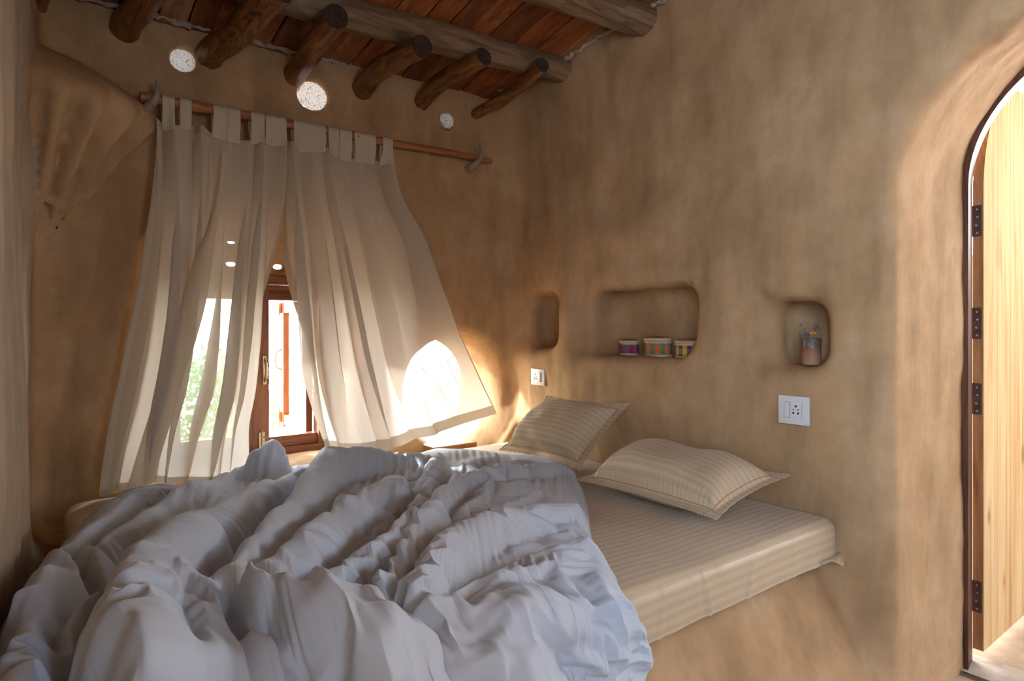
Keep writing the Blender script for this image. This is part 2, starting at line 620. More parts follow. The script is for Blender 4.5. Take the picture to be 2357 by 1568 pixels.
def cob_field(X, Y, Z):
    b, r_, l, bd, co = prim_back(X, Y, Z), prim_right(X, Y, Z), prim_left(X, Y, Z), prim_bed(X, Y, Z), prim_corbel(X, Y, Z)
    kc = 0.05 + 0.22 * np.clip((Z - 1.2) / 1.4, 0, 1)
    s = smin(b, r_, kc)
    s = smin(s, l, 0.07)
    s = smin(s, co, 0.03)
    s = smin(s, bd, 0.10)
    # low cob bench end in the far corner, beside the round window
    lump = rbox(X, Y, Z, (2.20, 3.20, 0.55), (0.22, 0.17, 0.28), 0.10)
    s = smin(s, lump, 0.06)
    # niches in the headboard wall: flared mouths
    for (y0, y1, z0, z1, dp, rr) in ((2.69, 2.99, 1.20, 1.545, 0.22, 0.085), (1.735, 2.45, 1.175, 1.545, 0.26, 0.10),
                                     (1.165, 1.40, 1.175, 1.46, 0.22, 0.075)):
        s = smax(s, -niche(X, Y, Z, y0 + 0.012, y1, z0 + 0.012, z1 - 0.02, dp, rr), 0.095)
        # the wall falls away softly on the far side and above each mouth
        ys = y1 + 0.03
        dish = np.sqrt(((X - XR + 0.02) / 0.07) ** 2 + ((Y - ys) / 0.07) ** 2 + ((Z - (z0 + z1) / 2) / ((z1 - z0) * 0.52)) ** 2) - 1
        s = smax(s, -dish * 0.05, 0.05)
    # door tunnel, slightly splayed
    sp = 0.10 * np.clip((XR + TR - X) / TR, 0, 1.3)
    dy = np.abs(Y - DOOR_C)
    spr = DOOR_SPR - 0.12 * np.clip((XR + TR - X) / TR, 0, 1.2)
    rad = np.sqrt((Y - DOOR_C) ** 2 + np.maximum(Z - spr, 0) ** 2)
    s = smax(s, -np.maximum(np.where(Z > spr, rad, dy) - (DOOR_R + 0.0 + sp * 0.35), 1.6 - X), 0.055 + 0.06 * np.clip((Z - 1.6) / 0.6, 0, 1))
    # unseen opening added in the left wall to brighten the headboard wall
    sw = rbox(X, Y, Z, (-0.35, -0.29, 1.65), (0.5, 0.27, 0.65), 0.08)
    s = smax(s, -sw, 0.05)
    # round window: tunnel
    rw = np.sqrt((X - 1.985) ** 2 + (Z - 0.955) ** 2) - (0.310 + 0.10 * np.clip((YW + 0.12 - Y) / 0.2, 0, 1) ** 2)
    s = smax(s, -np.maximum(rw, 2.95 - Y), 0.035)
    # timber window: splayed recess with an arched head, then the opening
    spw = 0.10 * np.clip((YW + 0.26 - Y) / 0.3, 0, 1)
    hx = np.abs(X - 0.895) - (0.43 + spw)
    zt = Z - (1.62 + 1.1 * np.clip((YW + 0.28 - Y), 0, 0.34) * (1 - ((X - 0.895) / 0.62) ** 2))
    rec = smax(smax(hx, zt, 0.12), np.maximum(0.655 - Z, Y - (YW + 0.26)), 0.02)
    s = smax(s, -rec, 0.05)
    op = np.maximum(np.abs(X - 0.90) - 0.40, np.maximum(Z - 1.56, 0.70 - Z))
    s = np.maximum(s, -np.maximum(op, 2.9 - Y))
    # round light holes under the ceiling
    for (cx, cz, rr) in VENTS:
        v = np.sqrt((X - cx - (Y - YW) * 0.1) ** 2 + (Z - cz - (Y - YW) * 0.10) ** 2) - rr
        s = smax(s, -v, 0.02)
    # three small bottle lights above the timber window
    for (cx, cz) in BOTTLES:
        v = np.sqrt((X - cx - (Y - YW) * 0.25) ** 2 + ((Z - cz - (Y - YW) * 0.12) * 1.6) ** 2) - 0.030
        s = np.maximum(s, -np.maximum(v, 3.0 - Y))
    return s


def _v(px, py, r):
    p = on_y(px, py, YW)
    return (p[0], p[2], r)


VENTS = [_v(424, 135, 0.055), _v(722, 222, 0.075), _v(1020, 283, 0.042)]
BOTTLES = [(on_y(525, 560, 3.2)[0], on_y(525, 560, 3.2)[2]), (on_y(515, 606, 3.27)[0], on_y(515, 606, 3.27)[2] - 0.02),
           (on_y(630, 613, 3.27)[0], on_y(630, 613, 3.27)[2] - 0.02)]


def surface_nets(F, ax, ay, az):
    nx, ny, nz = F.shape
    ins = F < 0
    c = ins[:-1, :-1, :-1].astype(np.int8)
    cnt = np.zeros((nx - 1, ny - 1, nz - 1), np.int8)
    for dx in (0, 1):
        for dy in (0, 1):
            for dz in (0, 1):
                cnt += ins[dx:nx - 1 + dx, dy:ny - 1 + dy, dz:nz - 1 + dz]
    act = (cnt > 0) & (cnt < 8)
    I, J, K = np.nonzero(act)
    idx = -np.ones(act.shape, np.int64)
    idx[I, J, K] = np.arange(len(I))
    acc = np.zeros((len(I), 3)); n = np.zeros(len(I))
    cor = [(a, b, c_) for a in (0, 1) for b in (0, 1) for c_ in (0, 1)]
    for a in cor:
        for k in range(3):
            if a[k] == 0:
                b = list(a); b[k] = 1
                fa = F[I + a[0], J + a[1], K + a[2]]; fb = F[I + b[0], J + b[1], K + b[2]]
                m = (fa < 0) != (fb < 0)
                t = np.where(m, fa / np.where(m, fa - fb, 1), 0)
                p = np.tile(np.array(a, float), (len(I), 1)); p[:, k] = t
                acc[m] += p[m]; n[m] += 1
    P = acc / n[:, None]
    P = np.stack([ax[0] + (I + P[:, 0]) * (ax[1] - ax[0]), ay[0] + (J + P[:, 1]) * (ay[1] - ay[0]),
                  az[0] + (K + P[:, 2]) * (az[1] - az[0])], -1)
    faces = []
    # x edges
    for axis in range(3):
        sl0 = [slice(None)] * 3; sl1 = [slice(None)] * 3
        sl0[axis] = slice(0, -1); sl1[axis] = slice(1, None)
        o = [k for k in range(3) if k != axis]
        s0 = ins[tuple(sl0)]; s1 = ins[tuple(sl1)]
        d = s0 != s1
        e = list(np.nonzero(d))
        ok = (e[o[0]] > 0) & (e[o[1]] > 0) & (e[o[0]] < F.shape[o[0]] - 1) & (e[o[1]] < F.shape[o[1]] - 1)
        e = [q[ok] for q in e]
        flip = s0[tuple(e)]
        def cell(u, v):
            q = [x.copy() for x in e]
            q[o[0]] -= u; q[o[1]] -= v
            return idx[q[0], q[1], q[2]]
        q = np.stack([cell(1, 1), cell(0, 1), cell(0, 0), cell(1, 0)], -1)
        if axis == 1: flip = ~flip
        q[~flip] = q[~flip][:, ::-1]
        faces.append(q)
    return P, np.concatenate(faces)


def build_cob():
    X, Y, Z = np.meshgrid(AX, AY, AZ, indexing='ij', sparse=True)
    F = np.empty((len(AX), len(AY), len(AZ)), np.float32)
    step = 24
    for a in range(0, len(AX), step):
        Xa = np.broadcast_to(X[a:a + step], (len(AX[a:a + step]), len(AY), len(AZ)))
        F[a:a + step] = cob_field(Xa, Y, Z)
    P, Q = surface_nets(F, AX, AY, AZ)
    # only what faces or borders the room is kept at full density; normals from the field
    def grad(P):
        e = 0.006
        g = []
        for k in range(3):
            a = P.copy(); b = P.copy()
            a[:, k] += e; b[:, k] -= e
            g.append(cob_field(a[:, 0], a[:, 1], a[:, 2]) - cob_field(b[:, 0], b[:, 1], b[:, 2]))
        g = np.stack(g, -1)
        return g / np.maximum(np.linalg.norm(g, axis=-1, keepdims=True), 1e-9), None
    for _ in range(2):
        g, _n = grad(P)
        f = cob_field(P[:, 0], P[:, 1], P[:, 2])
        P = P - g * np.clip(f, -0.008, 0.008)[:, None] * 0.8
    g, _n = grad(P)
    # hand-smoothed unevenness of the plaster
    d = 0.012 * fbm(P, (2.6, 2.6, 1.7), 2, 1) + 0.0080 * noise3(P, (8, 8, 4.5), 5) + 0.0028 * noise3(P, (19, 19, 8), 9) + 0.0012 * noise3(P, (36, 36, 20), 12)
    low = np.exp(-((P[:, 2] - 1.05) / 0.28) ** 2) * (P[:, 0] > 2.2)
    d = d + low * 0.005 * noise3(P, (17, 17, 9), 3)
    # a patched round plug high on the headboard wall
    pc = on_x(1850, 235, XR)
    rp_ = np.sqrt((P[:, 1] - pc[1]) ** 2 + (P[:, 2] - pc[2]) ** 2)
    d = d + 0.007 * np.exp(-((rp_ - 0.036) / 0.014) ** 2) * (P[:, 0] > 2.2)
    # leave the seats of timber parts alone
    calm = 1 - np.clip((P[:, 1] - (YW + 0.2)) / 0.1, 0, 1)
    P = P + g * (d * calm)[:, None]
    fc = P[Q].mean(1)
    x, y, z = fc[:, 0], fc[:, 1], fc[:, 2]
    pr = np.stack([prim_back(x, y, z), prim_right(x, y, z), prim_left(x, y, z), prim_bed(x, y, z) + 0.03], -1)
    lab = pr.argmin(-1)
    lab[(y > 2.99) & (x < 2.27) & (z > 0.53)] = 0
    co = (prim_corbel(x, y, z) < 0.02) & (x < 0.6) & (y > 2.6) & (z > 1.5)
    lab[co] = 0
    # smooth vertex normals
    fn = np.cross(P[Q[:, 2]] - P[Q[:, 0]], P[Q[:, 3]] - P[Q[:, 1]])
    vn = np.zeros_like(P)
    for k in range(4): np.add.at(vn, Q[:, k], fn)
    vn /= np.maximum(np.linalg.norm(vn, axis=1, keepdims=True), 1e-12)
    names = [('wall_back', M['cob']), ('wall_right', M['cob']), ('wall_left', M['cob_grey']), ('bed_platform', M['cob'])]
    for k, (nm, mt) in enumerate(names):
        q = Q[lab == k]
        u, inv = np.unique(q, return_inverse=True)
        o = mesh_obj(nm, P[u], inv.reshape(-1, 4), mt, normals=vn[u])
        if nm == 'bed_platform':
            tag(o, 'raised brown mud-plastered platform carrying the mattress', 'bed platform')
        else:
            tag(o, kind='structure')


build_cob()

# room behind the camera, floor, yard
def struct(mb, name, mat):
    return tag(mb.build(name, mat), kind='structure')


RW = (0.35, 0.85, 1.30, 1.95)       # opening of the small window behind the camera
m = MB()
m.box((-0.62, -1.98, -0.1), (RW[0], -1.75, 3.1)); m.box((RW[1], -1.98, -0.1), (3.1, -1.75, 3.1))
m.box((RW[0], -1.98, -0.1), (RW[1], -1.75, RW[2])); m.box((RW[0], -1.98, RW[3]), (RW[1], -1.75, 3.1))
struct(m, 'wall_front', M['cob'])
m = MB()
m.box((-0.62, -1.9, -0.1), (-0.30, -1.47, 3.1)); m.box((-0.62, -0.72, -0.1), (-0.30, -0.58, 3.1))
m.box((-0.62, -1.47, -0.1), (-0.30, -0.72, 1.0)); m.box((-0.62, -1.47, 2.3), (-0.30, -0.72, 3.1))  # leaves a second added opening, more light for the headboard wall
struct(m, 'wall_left', M['cob_grey'])
struct(MB().box((2.36, -1.9, -0.1), (2.96, -0.58, 3.1)), 'wall_right', M['cob'])

def uneven_slab(name, x0, x1, y0, y1, z, mat, amp, step=0.03, seed=3):
    xs = np.arange(x0, x1 + step / 2, step); ys = np.arange(y0, y1 + step / 2, step)
    Xg, Yg = np.meshgrid(xs, ys, indexing='ij')
    P = np.stack([Xg, Yg, np.zeros_like(Xg)], -1)
    P[..., 2] = z + amp * fbm(P, 3.0, 4, seed)
    return tag(mesh_obj(name, P.reshape(-1, 3), grid_faces(*Xg.shape)[:, ::-1][:, ::-1], mat), kind='structure')


uneven_slab('floor', -0.6, 2.99, -1.9, 3.3, 0.0, M['floor'], 0.012)

# ------------------------------------------------------------------ ceiling boards
def ceil_z(y):
    return 2.852 - 0.195 * max(0.0, y - 2.28) + 0.01 * (2.28 - min(y, 2.28))


def build_ceiling():
    V, Fc, T = [], [], []
    x = -0.6
    rng = random.Random(4)
    ysec = [-1.95, 0.6, 2.28, 3.5]
    while x < 3.05:
        w = rng.uniform(0.105, 0.15)
        dz = rng.uniform(-0.004, 0.004)
        tint = rng.choice([(0.55, 0.50, 0.50), (1, 1, 1), (0.85, 0.72, 0.65), (1.15, 1.1, 1.05), (0.95, 1.25, 1.5), (0.7, 0.6, 0.6)])
        b = len(V)
        sk = rng.uniform(-0.008, 0.008)
        for y in ysec:
            z = ceil_z(y) + dz
            o = sk * (y - 2)
            V += [(x + 0.003 + o, y, z), (x + w - 0.003 + o, y, z), (x + w - 0.003 + o, y, z + 0.022), (x + 0.003 + o, y, z + 0.022)]
        for i in range(len(ysec) - 1):
            for j in range(4):
                j2 = (j + 1) % 4
                Fc.append((b + 4 * i + j, b + 4 * i + j2, b + 4 * i + 4 + j2, b + 4 * i + 4 + j))
        n = len(ysec) * 4
        T += [tint] * n
        x += w
    b = len(V)
    for y in ysec:
        z = ceil_z(y) + 0.03
        V += [(-0.7, y, z), (3.1, y, z), (3.1, y, z + 0.12), (-0.7, y, z + 0.12)]
    for i in range(len(ysec) - 1):
        for j in range(4):
            j2 = (j + 1) % 4
            Fc.append((b + 4 * i + j, b + 4 * i + j2, b + 4 * i + 4 + j2, b + 4 * i + 4 + j))
    T += [(0.12, 0.12, 0.12)] * (len(ysec) * 4)
    o = mesh_obj('ceiling', V, Fc, M['plank'], smooth=False)
    a = o.data.color_attributes.new('tint', 'FLOAT_COLOR', 'POINT')
    a.data.foreach_set('color', np.array([(*t, 1) for t in T], np.float32).ravel())
    bm = bmesh.new(); bm.from_mesh(o.data); bmesh.ops.recalc_face_normals(bm, faces=bm.faces); bm.to_mesh(o.data); bm.free()
    tag(o, kind='structure')


build_ceiling()


# pale mortar bead where boards meet the plaster
def bead(name, pts, r, seed):
    rng = np.random.default_rng(seed)
    pts = np.array(pts)
    L = np.linalg.norm(np.diff(pts, axis=0), axis=1).sum()
    n = int(L / 0.02)
    t = np.linspace(0, 1, n)
    s = np.concatenate([[0], np.cumsum(np.linalg.norm(np.diff(pts, axis=0), axis=1))]) / L
    P = np.stack([np.interp(t, s, pts[:, k]) for k in range(3)], -1)
    P += 0.006 * rng.standard_normal(P.shape)
    R = r * (0.75 + 0.6 * rng.random(n)) * (0.7 + 0.6 * (noise3(P, 6, seed) * 0.5 + 0.5))
    m = MB().tube(P, R, 8)
    o = m.build(name, M['cob_light'], None, True)
    return tag(o, kind='structure')


M['cob_light'] = mat_cob('pale_mortar', (0.42, 0.33, 0.24), (0.30, 0.22, 0.15), (0.52, 0.43, 0.34), (14, 14, 14))
bead('trim_1', [(-0.05, 3.145, ceil_z(3.14)), (0.8, 3.13, ceil_z(3.13)), (1.6, 3.13, ceil_z(3.13)), (2.1, 3.12, ceil_z(3.1))], 0.012, 3)
bead('trim_2', [(2.18, 3.02, ceil_z(3.0)), (2.30, 2.8, ceil_z(2.8)), (2.345, 2.5, ceil_z(2.5)), (2.36, 2.2, ceil_z(2.2)), (2.35, 1.4, ceil_z(1.4))], 0.012, 4)


# ------------------------------------------------------------------ beams and roof logs
def beam(px0, py0, px1, py1, y0, y1, r, label, seed, flat=0.0):
    a = on_y(px0, py0, y0); b = on_y(px1, py1, y1)
    d = (b - a) / np.linalg.norm(b - a)
    a = a - d * ((a[0] + 0.35) / d[0])
    b = b + d * ((XR + 0.12 - b[0]) / d[0])
    rng = np.random.default_rng(seed)
    n = 60
    P = np.array([a + (b - a) * t for t in np.linspace(0, 1, n)])
    P[:, 2] += 0.006 * noise3(P, 2.5, seed); P[:, 1] += 0.012 * noise3(P, 1.6, seed + 4)
    R = r * (1 + 0.05 * noise3(P, 3.0, seed + 2))
    m = MB().tube(P, R, 40)
    V = np.array(m.v)
    ax = V.copy()
    off = 0.010 * fbm(V, (1.2, 14, 14), 3, seed)
    cen = np.repeat(P, 40, axis=0)
    nr = V - cen; nr /= np.linalg.norm(nr, axis=1, keepdims=True)
    V = V + nr * off[:, None] * 0.8
    m.v = [tuple(p) for p in V]
    o = m.build('beam', M['beam'], None, True)
    tag(o, label, 'beam', 'round ceiling beams')
    return o


# crest points: centre line of each beam at two columns
beam(706, 2, 1300, 158, 2.74, 2.63, 0.080, 'thick round timber beam across the ceiling, just above the cut log ends', 1)
beam(1290, -18, 1470, 42, 2.12, 2.06, 0.082, 'round timber beam at the top right, farther from the window wall', 2)


def roof_log(base, mid, end, r0, r1, label, cut=True, seed=1):
    p0 = on_y(base[0], base[1], YW - 0.02)
    p2 = on_y(end[0], end[1], end[2])
    pm = on_y(mid[0], mid[1], mid[2])
    pin = p0 + np.array([0, 0.28, -0.05])
    ctl = [pin, p0, pm, p2]
    P = []
    for i in range(3):
        a = ctl[max(i - 1, 0)]; b = ctl[i]; c = ctl[i + 1]; d = ctl[min(i + 2, 3)]
        for t in np.linspace(0, 1, 14, endpoint=(i == 2)):
            P.append(0.5 * ((2 * b) + (-a + c) * t + (2 * a - 5 * b + 4 * c - d) * t * t + (-a + 3 * b - 3 * c + d) * t ** 3))
    P = np.array(P)
    n = len(P); ns = 28
    t = np.linspace(0, 1, n)
    R = (r0 + (r1 - r0) * t) * (1 + 0.07 * noise3(P, 7, seed))
    m = MB().tube(P, R, ns, caps=False)
    V = np.array(m.v); cen = np.repeat(P, ns, axis=0)
    nr = V - cen; nr /= np.linalg.norm(nr, axis=1, keepdims=True)
    V = V + nr * (0.006 * fbm(V, (22, 8, 22), 3, seed))[:, None]
    m.v = [tuple(p) for p in V]
    o = m.build('roof_log', M['log'], None, True)
    tag(o, label, 'log', 'peeled logs sticking out of the window wall')
    # sawn end, a disc with its own thickness
    ring = V[-ns:]
    d = P[-1] - P[-2]; d /= np.linalg.norm(d)
    c = ring.mean(0)
    vs = [tuple(p) for p in ring] + [tuple(c + (p - c) * 0.97 + d * 0.004) for p in ring] + [tuple(c + d * 0.005)]
    fs = [(j, (j + 1) % ns, ns + (j + 1) % ns, ns + j) for j in range(ns)] + [(ns + j, ns + (j + 1) % ns, 2 * ns) for j in range(ns)]
    mm = MB(); mm.add(vs, fs)
    e = mm.build('cut_end', M['logend'], o)
    e['label'] = 'dark sawn end'
    return o


roof_log((76, 0), (95, -40, 2.95), (120, -90, 2.7), 0.050, 0.048, 'dark log stub at the far top left corner, mostly cut off', seed=2)
roof_log((292, 58), (318, 20, 2.95), (372, -60, 2.62), 0.055, 0.055, 'peeled log at the top left, above the left end of the curtain rod', seed=3)
roof_log((490, 120), (545, 80, 2.93), (640, -28, 2.60), 0.060, 0.062, 'thick bent log between the two left round light holes', seed=4)
roof_log((680, 168), (715, 122, 2.90), (771, 36, 2.55), 0.050, 0.052, 'log with round sawn end directly above the biggest light hole', seed=5)
roof_log((833, 207), (872, 160, 2.92), (972, 106, 2.54), 0.055, 0.051, 'kinked reddish log right of the biggest light hole', seed=6)
roof_log((965, 238), (1020, 186, 2.88), (1114, 130, 2.53), 0.046, 0.044, 'bent log left above the smallest light hole', seed=7)
roof_log((1088, 266), (1158, 228, 2.92), (1249, 150, 2.50), 0.034, 0.036, 'thinnest log, nearest the headboard wall corner', seed=8)


def wall_x(y, z):
    """where the finished headboard wall stands at (y, z)"""
    xs = np.linspace(2.05, 2.7, 1301)
    f = cob_field(xs, np.full_like(xs, y), np.full_like(xs, z))
    return float(xs[np.argmax(f < 0)])

# ------------------------------------------------------------------ outdoors
uneven_slab('ground', -6.0, 9.0, 3.45, 12.0, -0.05, M['floor'], 0.05, 0.25, 6)
uneven_slab('ground', 3.0, 9.0, -6.0, 3.45, 0.005, M['floor'], 0.02, 0.06, 8)


def mat_leaf(name, c0, c1):
    t = NT(name)
    oi = t.node('ShaderNodeNewGeometry')
    c = t.ramp(oi.outputs['Random Per Island'], [(0.0, c0), (1.0, c1)])
    b = t.bsdf(c, 0.55, 0.3)
    tr = t.node('ShaderNodeBsdfTranslucent')
    t.link(c, tr.inputs['Color'])
    mx = t.node('ShaderNodeMixShader', Fac=0.4)
    t.link(b.outputs[0], mx.inputs[1]); t.link(tr.outputs[0], mx.inputs[2])
    return t.done(mx)


M['leaf'] = mat_leaf('shrub_leaf', (0.10, 0.26, 0.05), (0.25, 0.45, 0.12))
M['bark'] = mat_wood('pale_bark', [(0.20, 0.16, 0.12), (0.36, 0.30, 0.24), (0.50, 0.44, 0.36)], (8, 8, 8), 0.8, 0.3)


def shrub(x, y, h, w, label, seed, n=2600):
    rng = np.random.default_rng(seed)
    o = empty('shrub', (x, y, -0.05))
    tag(o, label, 'shrub')
    V = []; Fq = []
    cl = rng.normal(0, 1, (26, 3)) * np.array([w * 0.42, w * 0.42, h * 0.22]) + np.array([0, 0, h * 0.62])
    for i in range(n):
        c = cl[rng.integers(len(cl))] + rng.normal(0, 0.10, 3)
        c[2] = max(c[2], 0.08)
        a = rng.normal(0, 1, 3); a /= np.linalg.norm(a)
        b = np.cross(a, rng.normal(0, 1, 3)); b /= np.linalg.norm(b)
        s = rng.uniform(0.025, 0.045)
        k = len(V)
        V += [c - a * s, c + b * s * 0.45, c + a * s, c - b * s * 0.45]
        Fq.append((k, k + 1, k + 2, k + 3))
    mesh_obj('leaves', V, Fq, M['leaf'], o, smooth=False)
    m = MB()
    for i in range(9):
        e = cl[i] * 0.9
        m.tube([(0.03 * math.cos(i), 0.03 * math.sin(i), 0), e * 0.5 + rng.normal(0, 0.04, 3), e], [0.018, 0.012, 0.005], 6)
    m.build('stems', M['bark'], o, True)


p = on_y(470, 925, 6.2)
shrub(p[0] - 0.25, 6.2, 1.35, 0.8, 'leafy green shrub seen through the left curtain and window pane', 3)
shrub(p[0] + 0.45, 6.7, 1.15, 0.7, 'green shrub behind the left curtain, right of the leafier one', 5, 1800)


def bare_tree(base, tips, label, seed):
    rng = np.random.default_rng(seed)
    m = MB()
    base = np.array(base, float)
    for tp, r in tips:
        tp = np.array(tp, float)
        pts = [base + (tp - base) * t + rng.normal(0, 0.03, 3) * (0 < t < 1) for t in np.linspace(0, 1, 6)]
        m.tube(pts, np.linspace(r, r * 0.3, 6), 8)
        for k in range(5):
            q = pts[2 + k % 4]
            e = q + rng.normal(0, 0.22, 3) + (tp - base) * 0.15
            m.tube([q, (q + e) / 2 + rng.normal(0, 0.02, 3), e], [r * 0.4, r * 0.25, r * 0.08], 6)
    o = m.build('bare_tree', M['bark'], None, True)
    return tag(o, label, 'tree')


q0 = on_y(1060, 975, 5.2); q1 = on_y(1005, 880, 5.4); q2 = on_y(1030, 830, 5.3); q3 = on_y(985, 860, 5.6); q4 = on_y(1050, 860, 5.2)
bb = on_y(1110, 1150, 5.2); bb[2] = -0.05
bare_tree(bb, [(q1, 0.03), (q2, 0.018), (q3, 0.016), (q4, 0.014)], 'pale leafless branches outside the round window', 8)

# ------------------------------------------------------------------ glass
def mat_glass():
    t = NT('window_glass')
    tr = t.node('ShaderNodeBsdfTransparent', Color=(0.94, 0.96, 0.95, 1))
    gl = t.node('ShaderNodeBsdfGlossy', Roughness=0.05)
    fr = t.node('ShaderNodeFresnel', IOR=1.06)
    mx = t.node('ShaderNodeMixShader')
    t.link(fr.outputs[0], mx.inputs[0]); t.link(tr.outputs[0], mx.inputs[1]); t.link(gl.outputs[0], mx.inputs[2])
    return t.done(mx)


def mat_frosted():
    """dusty bottle glass plastered into the wall, speckled with mud"""
    t = NT('dusty_light_hole_glass')
    o = t.coord('Object')
    sp = t.noise(o, 150, 3, 0.6)
    edge = t.ramp(sp, [(0.36, (0.25, 0.2, 0.15)), (0.43, (0.93, 0.96, 0.95))])
    tr = t.node('ShaderNodeBsdfTranslucent')
    t.link(edge, tr.inputs['Color'])
    b = t.bsdf(edge, 0.6, 0.3)
    mx = t.node('ShaderNodeMixShader', Fac=0.75)
    t.link(b.outputs[0], mx.inputs[1]); t.link(tr.outputs[0], mx.inputs[2])
    return t.done(mx)


M['glass'] = mat_glass()
M['frosted'] = mat_frosted()

# ------------------------------------------------------------------ timber window
win = empty('window_1', (0.90, 3.42, 0.66))
tag(win, kind='structure')
wx, wy, wz = 0.90, 3.42, 0.66


def wbox(name, x0, x1, y0, y1, z0, z1, mat, parent=win, bev=0.003, origin=(wx, wy, wz)):
    return MB().box((x0 - origin[0], y0 - origin[1], z0 - origin[2]), (x1 - origin[0], y1 - origin[1], z1 - origin[2]), None, bev).build(name, mat, parent)


m = MB()
def wb(x0, x1, y0, y1, z0, z1): m.box((x0 - wx, y0 - wy, z0 - wz), (x1 - wx, y1 - wy, z1 - wz), None, 0.003)
wb(0.49, 0.53, 3.39, 3.47, 0.655, 1.60); wb(1.268, 1.315, 3.39, 3.47, 0.655, 1.60); wb(0.905, 0.945, 3.41, 3.47, 0.70, 1.56)
m.build('window_frame', M['frame'], win)
m = MB()
wb(0.49, 1.315, 3.385, 3.47, 1.555, 1.60); wb(0.49, 1.315, 3.385, 3.47, 0.655, 0.70)
m.build('window_frame', M['frame_h'], win)
# closed left sash
sash = empty('sash'); sash.parent = win
m = MB()
wb(0.53, 0.596, 3.415, 3.455, 0.70, 1.555); wb(0.842, 1.010, 3.405, 3.455, 0.70, 1.555)
m.build('stile', M['frame'], sash)
m = MB()
wb(0.596, 0.842, 3.415, 3.455, 1.475, 1.555); wb(0.596, 0.842, 3.415, 3.455, 0.70, 0.775)
m.build('rail', M['frame_h'], sash)
m = MB(); wb(0.59, 0.85, 3.433, 3.437, 0.77, 1.48)
m.build('glass_pane', M['glass'], sash)
# fixed rails over and under the right opening
m = MB()
wb(1.010, 1.268, 3.41, 3.46, 1.475, 1.553); wb(1.010, 1.268, 3.41, 3.46, 0.702, 0.757)
m.build('rail', M['frame_h'], win)
# brass pull on the meeting stile
pz = on_y(603, 850, 3.40)
m = MB()
hx = 0.985 - wx
m.box((hx - 0.010, 3.395 - wy, 1.035 - wz), (hx + 0.010, 3.405 - wy, 1.185 - wz), None, 0.002)
m.tube([(hx, 3.40 - wy, 1.05 - wz), (hx, 3.375 - wy, 1.07 - wz), (hx, 3.370 - wy, 1.11 - wz), (hx, 3.375 - wy, 1.15 - wz), (hx, 3.40 - wy, 1.17 - wz)], 0.006, 8)
m.build('handle', M['brass'], win, True)
m = MB()
m.box((0.955 - wx, 3.392 - wy, 0.70 - wz), (0.985 - wx, 3.404 - wy, 0.79 - wz), None, 0.002)
m.tube([(0.970 - wx, 3.388 - wy, 0.69 - wz), (0.970 - wx, 3.388 - wy, 0.80 - wz)], 0.005, 8)
m.tube([(0.970 - wx, 3.388 - wy, 0.765 - wz), (0.995 - wx, 3.37 - wy, 0.765 - wz)], 0.004, 8)
m.build('bolt', M['brass'], win, True)
# right sash swung open outwards
op = empty('open_sash', (1.262 - wx, 3.468 - wy, 0)); op.parent = win
op.rotation_euler = (0, 0, math.radians(3))
oo = (0, 0, wz)
m = MB()
for (y0, y1, z0, z1) in ((0.0, 0.055, 0.755, 1.475), (0.335, 0.395, 0.745, 1.480)):
    m.box((-0.036, y0, z0 - wz), (0.0, y1, z1 - wz), None, 0.003)
m.build('stile', M['frame'], op)
m = MB()
for (z0, z1) in ((0.755, 0.815), (1.415, 1.475)):
    m.box((-0.034, 0.055, z0 - wz), (-0.002, 0.335, z1 - wz), None, 0.002)
m.build('rail', M['frame_h'], op)
MB().box((-0.020, 0.05, 0.81 - wz), (-0.016, 0.34, 1.42 - wz)).build('glass_pane', M['glass'], op)
m = MB()
for z in (1.445, 0.80):
    m.box((-0.056, 0.36, z - 0.03 - wz), (-0.036, 0.372, z + 0.03 - wz), None, 0.002)
    m.tube([(-0.048, 0.366, z - 0.05 - wz), (-0.048, 0.366, z + 0.05 - wz)], 0.004, 8)
m.build('bolt', M['brass'], op, True)
m = MB()
m.tube([(-0.036, 0.365, 1.20 - wz), (-0.066, 0.365, 1.185 - wz), (-0.074, 0.365, 1.14 - wz), (-0.066, 0.365, 1.095 - wz), (-0.036, 0.365, 1.08 - wz)], 0.005, 8)
m.tube([(-0.0, 0.365, 1.19 - wz), (0.018, 0.365, 1.17 - wz), (0.018, 0.365, 1.11 - wz), (0.0, 0.365, 1.09 - wz)], 0.004, 8)
m.build('handle', M['brass'], op, True)
# inner sill board under the window
tag(MB().box((0.52, 3.16, 0.615), (1.33, 3.42, 0.648), None, 0.004).build('window_sill', M['driftwood']), kind='structure')

# round window: pane near the outer face
r2 = empty('window_2', (1.985, YW + TB - 0.03, 0.955))
tag(r2, kind='structure')
MB().tube([(0, 0, 0), (0, 0.005, 0)], 0.325, 48).build('glass_pane', M['glass'], r2)

# light holes
for k, (cx, cz, rr) in enumerate(VENTS):
    n = 28
    prof = []
    vs = []; fs = []
    rng = np.random.default_rng(20 + k)
    jag = 1 + 0.05 * rng.standard_normal(n)
    yy = YW + 0.035 * math.sin(cx * 2.1 + 0.4) - 0.02 + 0.034 - 0.01 * k
    for i, (f, dy) in enumerate(((0.0, -0.034), (0.4, -0.030), (0.75, -0.016), (1.04, 0.006))):
        for j in range(n):
            th = 2 * math.pi * j / n
            r = rr * f * (jag[j] if f > 0.9 else 1)
            vs.append((r * math.cos(th), dy, r * math.sin(th)))
    for i in range(3):
        for j in range(n):
            fs.append((i * n + j, i * n + (j + 1) % n, (i + 1) * n + (j + 1) % n, (i + 1) * n + j))
    o = mesh_obj('window_%d' % (3 + k), vs, fs, M['frosted'])
    o.location = (cx + 0.005, yy, cz + 0.005)
    tag(o, kind='structure')
